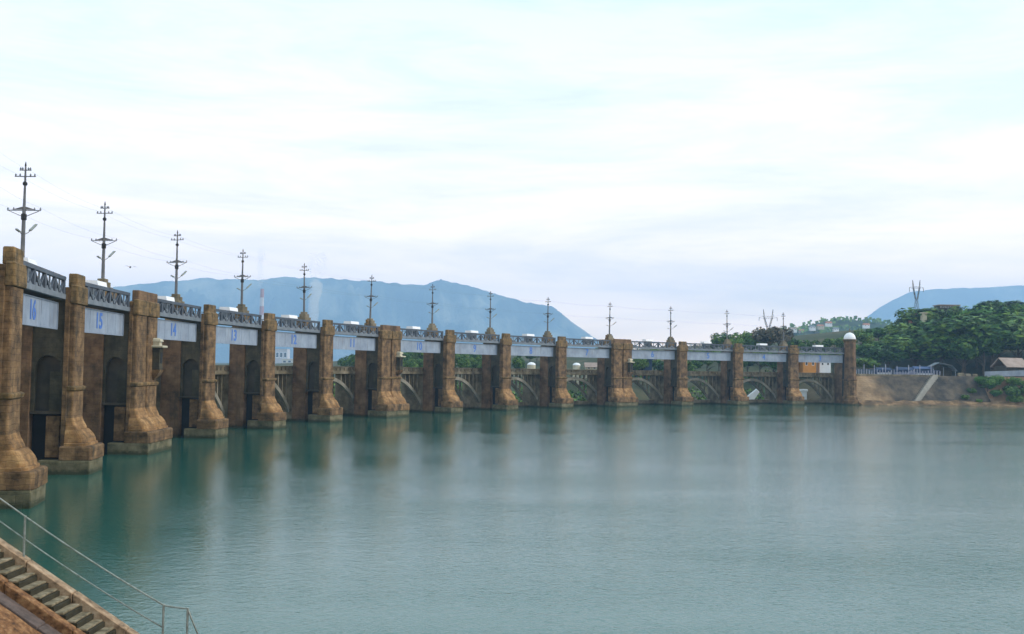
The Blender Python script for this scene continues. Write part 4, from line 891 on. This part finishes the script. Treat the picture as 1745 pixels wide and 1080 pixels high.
# bright white objects seen low through the last arches
a = pix(1273, 680, 305); b_ = pix(1293, 665, 305)
tag(MB().rings([[(a.x, a.y - .6, a.z - .9), (a.x, a.y + .6, a.z - .9), (a.x - .5, a.y + .6, a.z + .4), (a.x - .5, a.y - .6, a.z + .4)], [(a.x + 1.6, a.y - .6, a.z - .8), (a.x + 1.6, a.y + .6, a.z - .8), (a.x + .9, a.y + .6, a.z + 1.6), (a.x + .9, a.y - .6, a.z + 1.6)], [(b_.x, b_.y - .5, b_.z - .7), (b_.x, b_.y + .5, b_.z - .7), (b_.x - .7, b_.y + .5, b_.z + .5), (b_.x - .7, b_.y - .5, b_.z + .5)], [(b_.x + .5, b_.y - .3, b_.z), (b_.x + .5, b_.y + .3, b_.z), (b_.x + .1, b_.y + .3, b_.z + .6), (b_.x + .1, b_.y - .3, b_.z + .6)]]).build('white_slab', M['white'], bevel=.1), 'bright white slab lying aslant under the arch behind gate 4', 'slab')
a = pix(1370, 684, 312); b_ = pix(1370, 663, 312)
o = thing('white_pillar', 'bright white block with a wider top seen under the arch behind gate 3', 'block', (a.x, a.y, a.z))
MB().box(-.75, .75, -.6, .6, -1.5, (b_.z - a.z) - .7).build('shaft', M['white'], o, bevel=.05)
MB().box(-1.25, 1.0, -.8, .8, (b_.z - a.z) - .7, b_.z - a.z).build('head', M['white'], o, bevel=.05)

# a bird in flight over the second bay
q = pix(222, 455, 90)
o = thing('bird', 'small dark bird flying over the second footbridge', 'bird', tuple(q), R(30))
MB().lathe([(.02, -.30), (.07, -.18), (.09, 0), (.06, .16), (.02, .28)], 8).build('body', M['pole'], o).rotation_euler = (R(90), 0, 0)
for s_ in (-1, 1): MB().poly([(0, -.1, 0), (s_ * .3, -.12, .10), (s_ * .62, .02, .02), (s_ * .28, .12, .10), (0, .1, 0), (0, 0, -.03)], [(0, 1, 3, 4), (1, 2, 3), (0, 5, 4)]).build('wing', M['pole'], o)

# ------------------------------------------------------------------ haze
hz = MB().box(-5200, 6600, -900, 8000, -3.9, 640).build('haze', bpy.data.materials.new('haze_air')); tag(hz, kind='stuff')
hm = hz.data.materials[0]; hm.use_nodes = True; t = hm.node_tree; t.nodes.remove(t.nodes['Principled BSDF'])
v = t.nodes.new('ShaderNodeVolumePrincipled'); v.inputs['Density'].default_value = 1 / 4700; v.inputs['Color'].default_value = (0.42, 0.68, 1.0, 1)
v.inputs['Anisotropy'].default_value = 0.0
t.links.new(v.outputs[0], t.nodes['Material Output'].inputs['Volume'])
hz.display_type = 'WIRE'
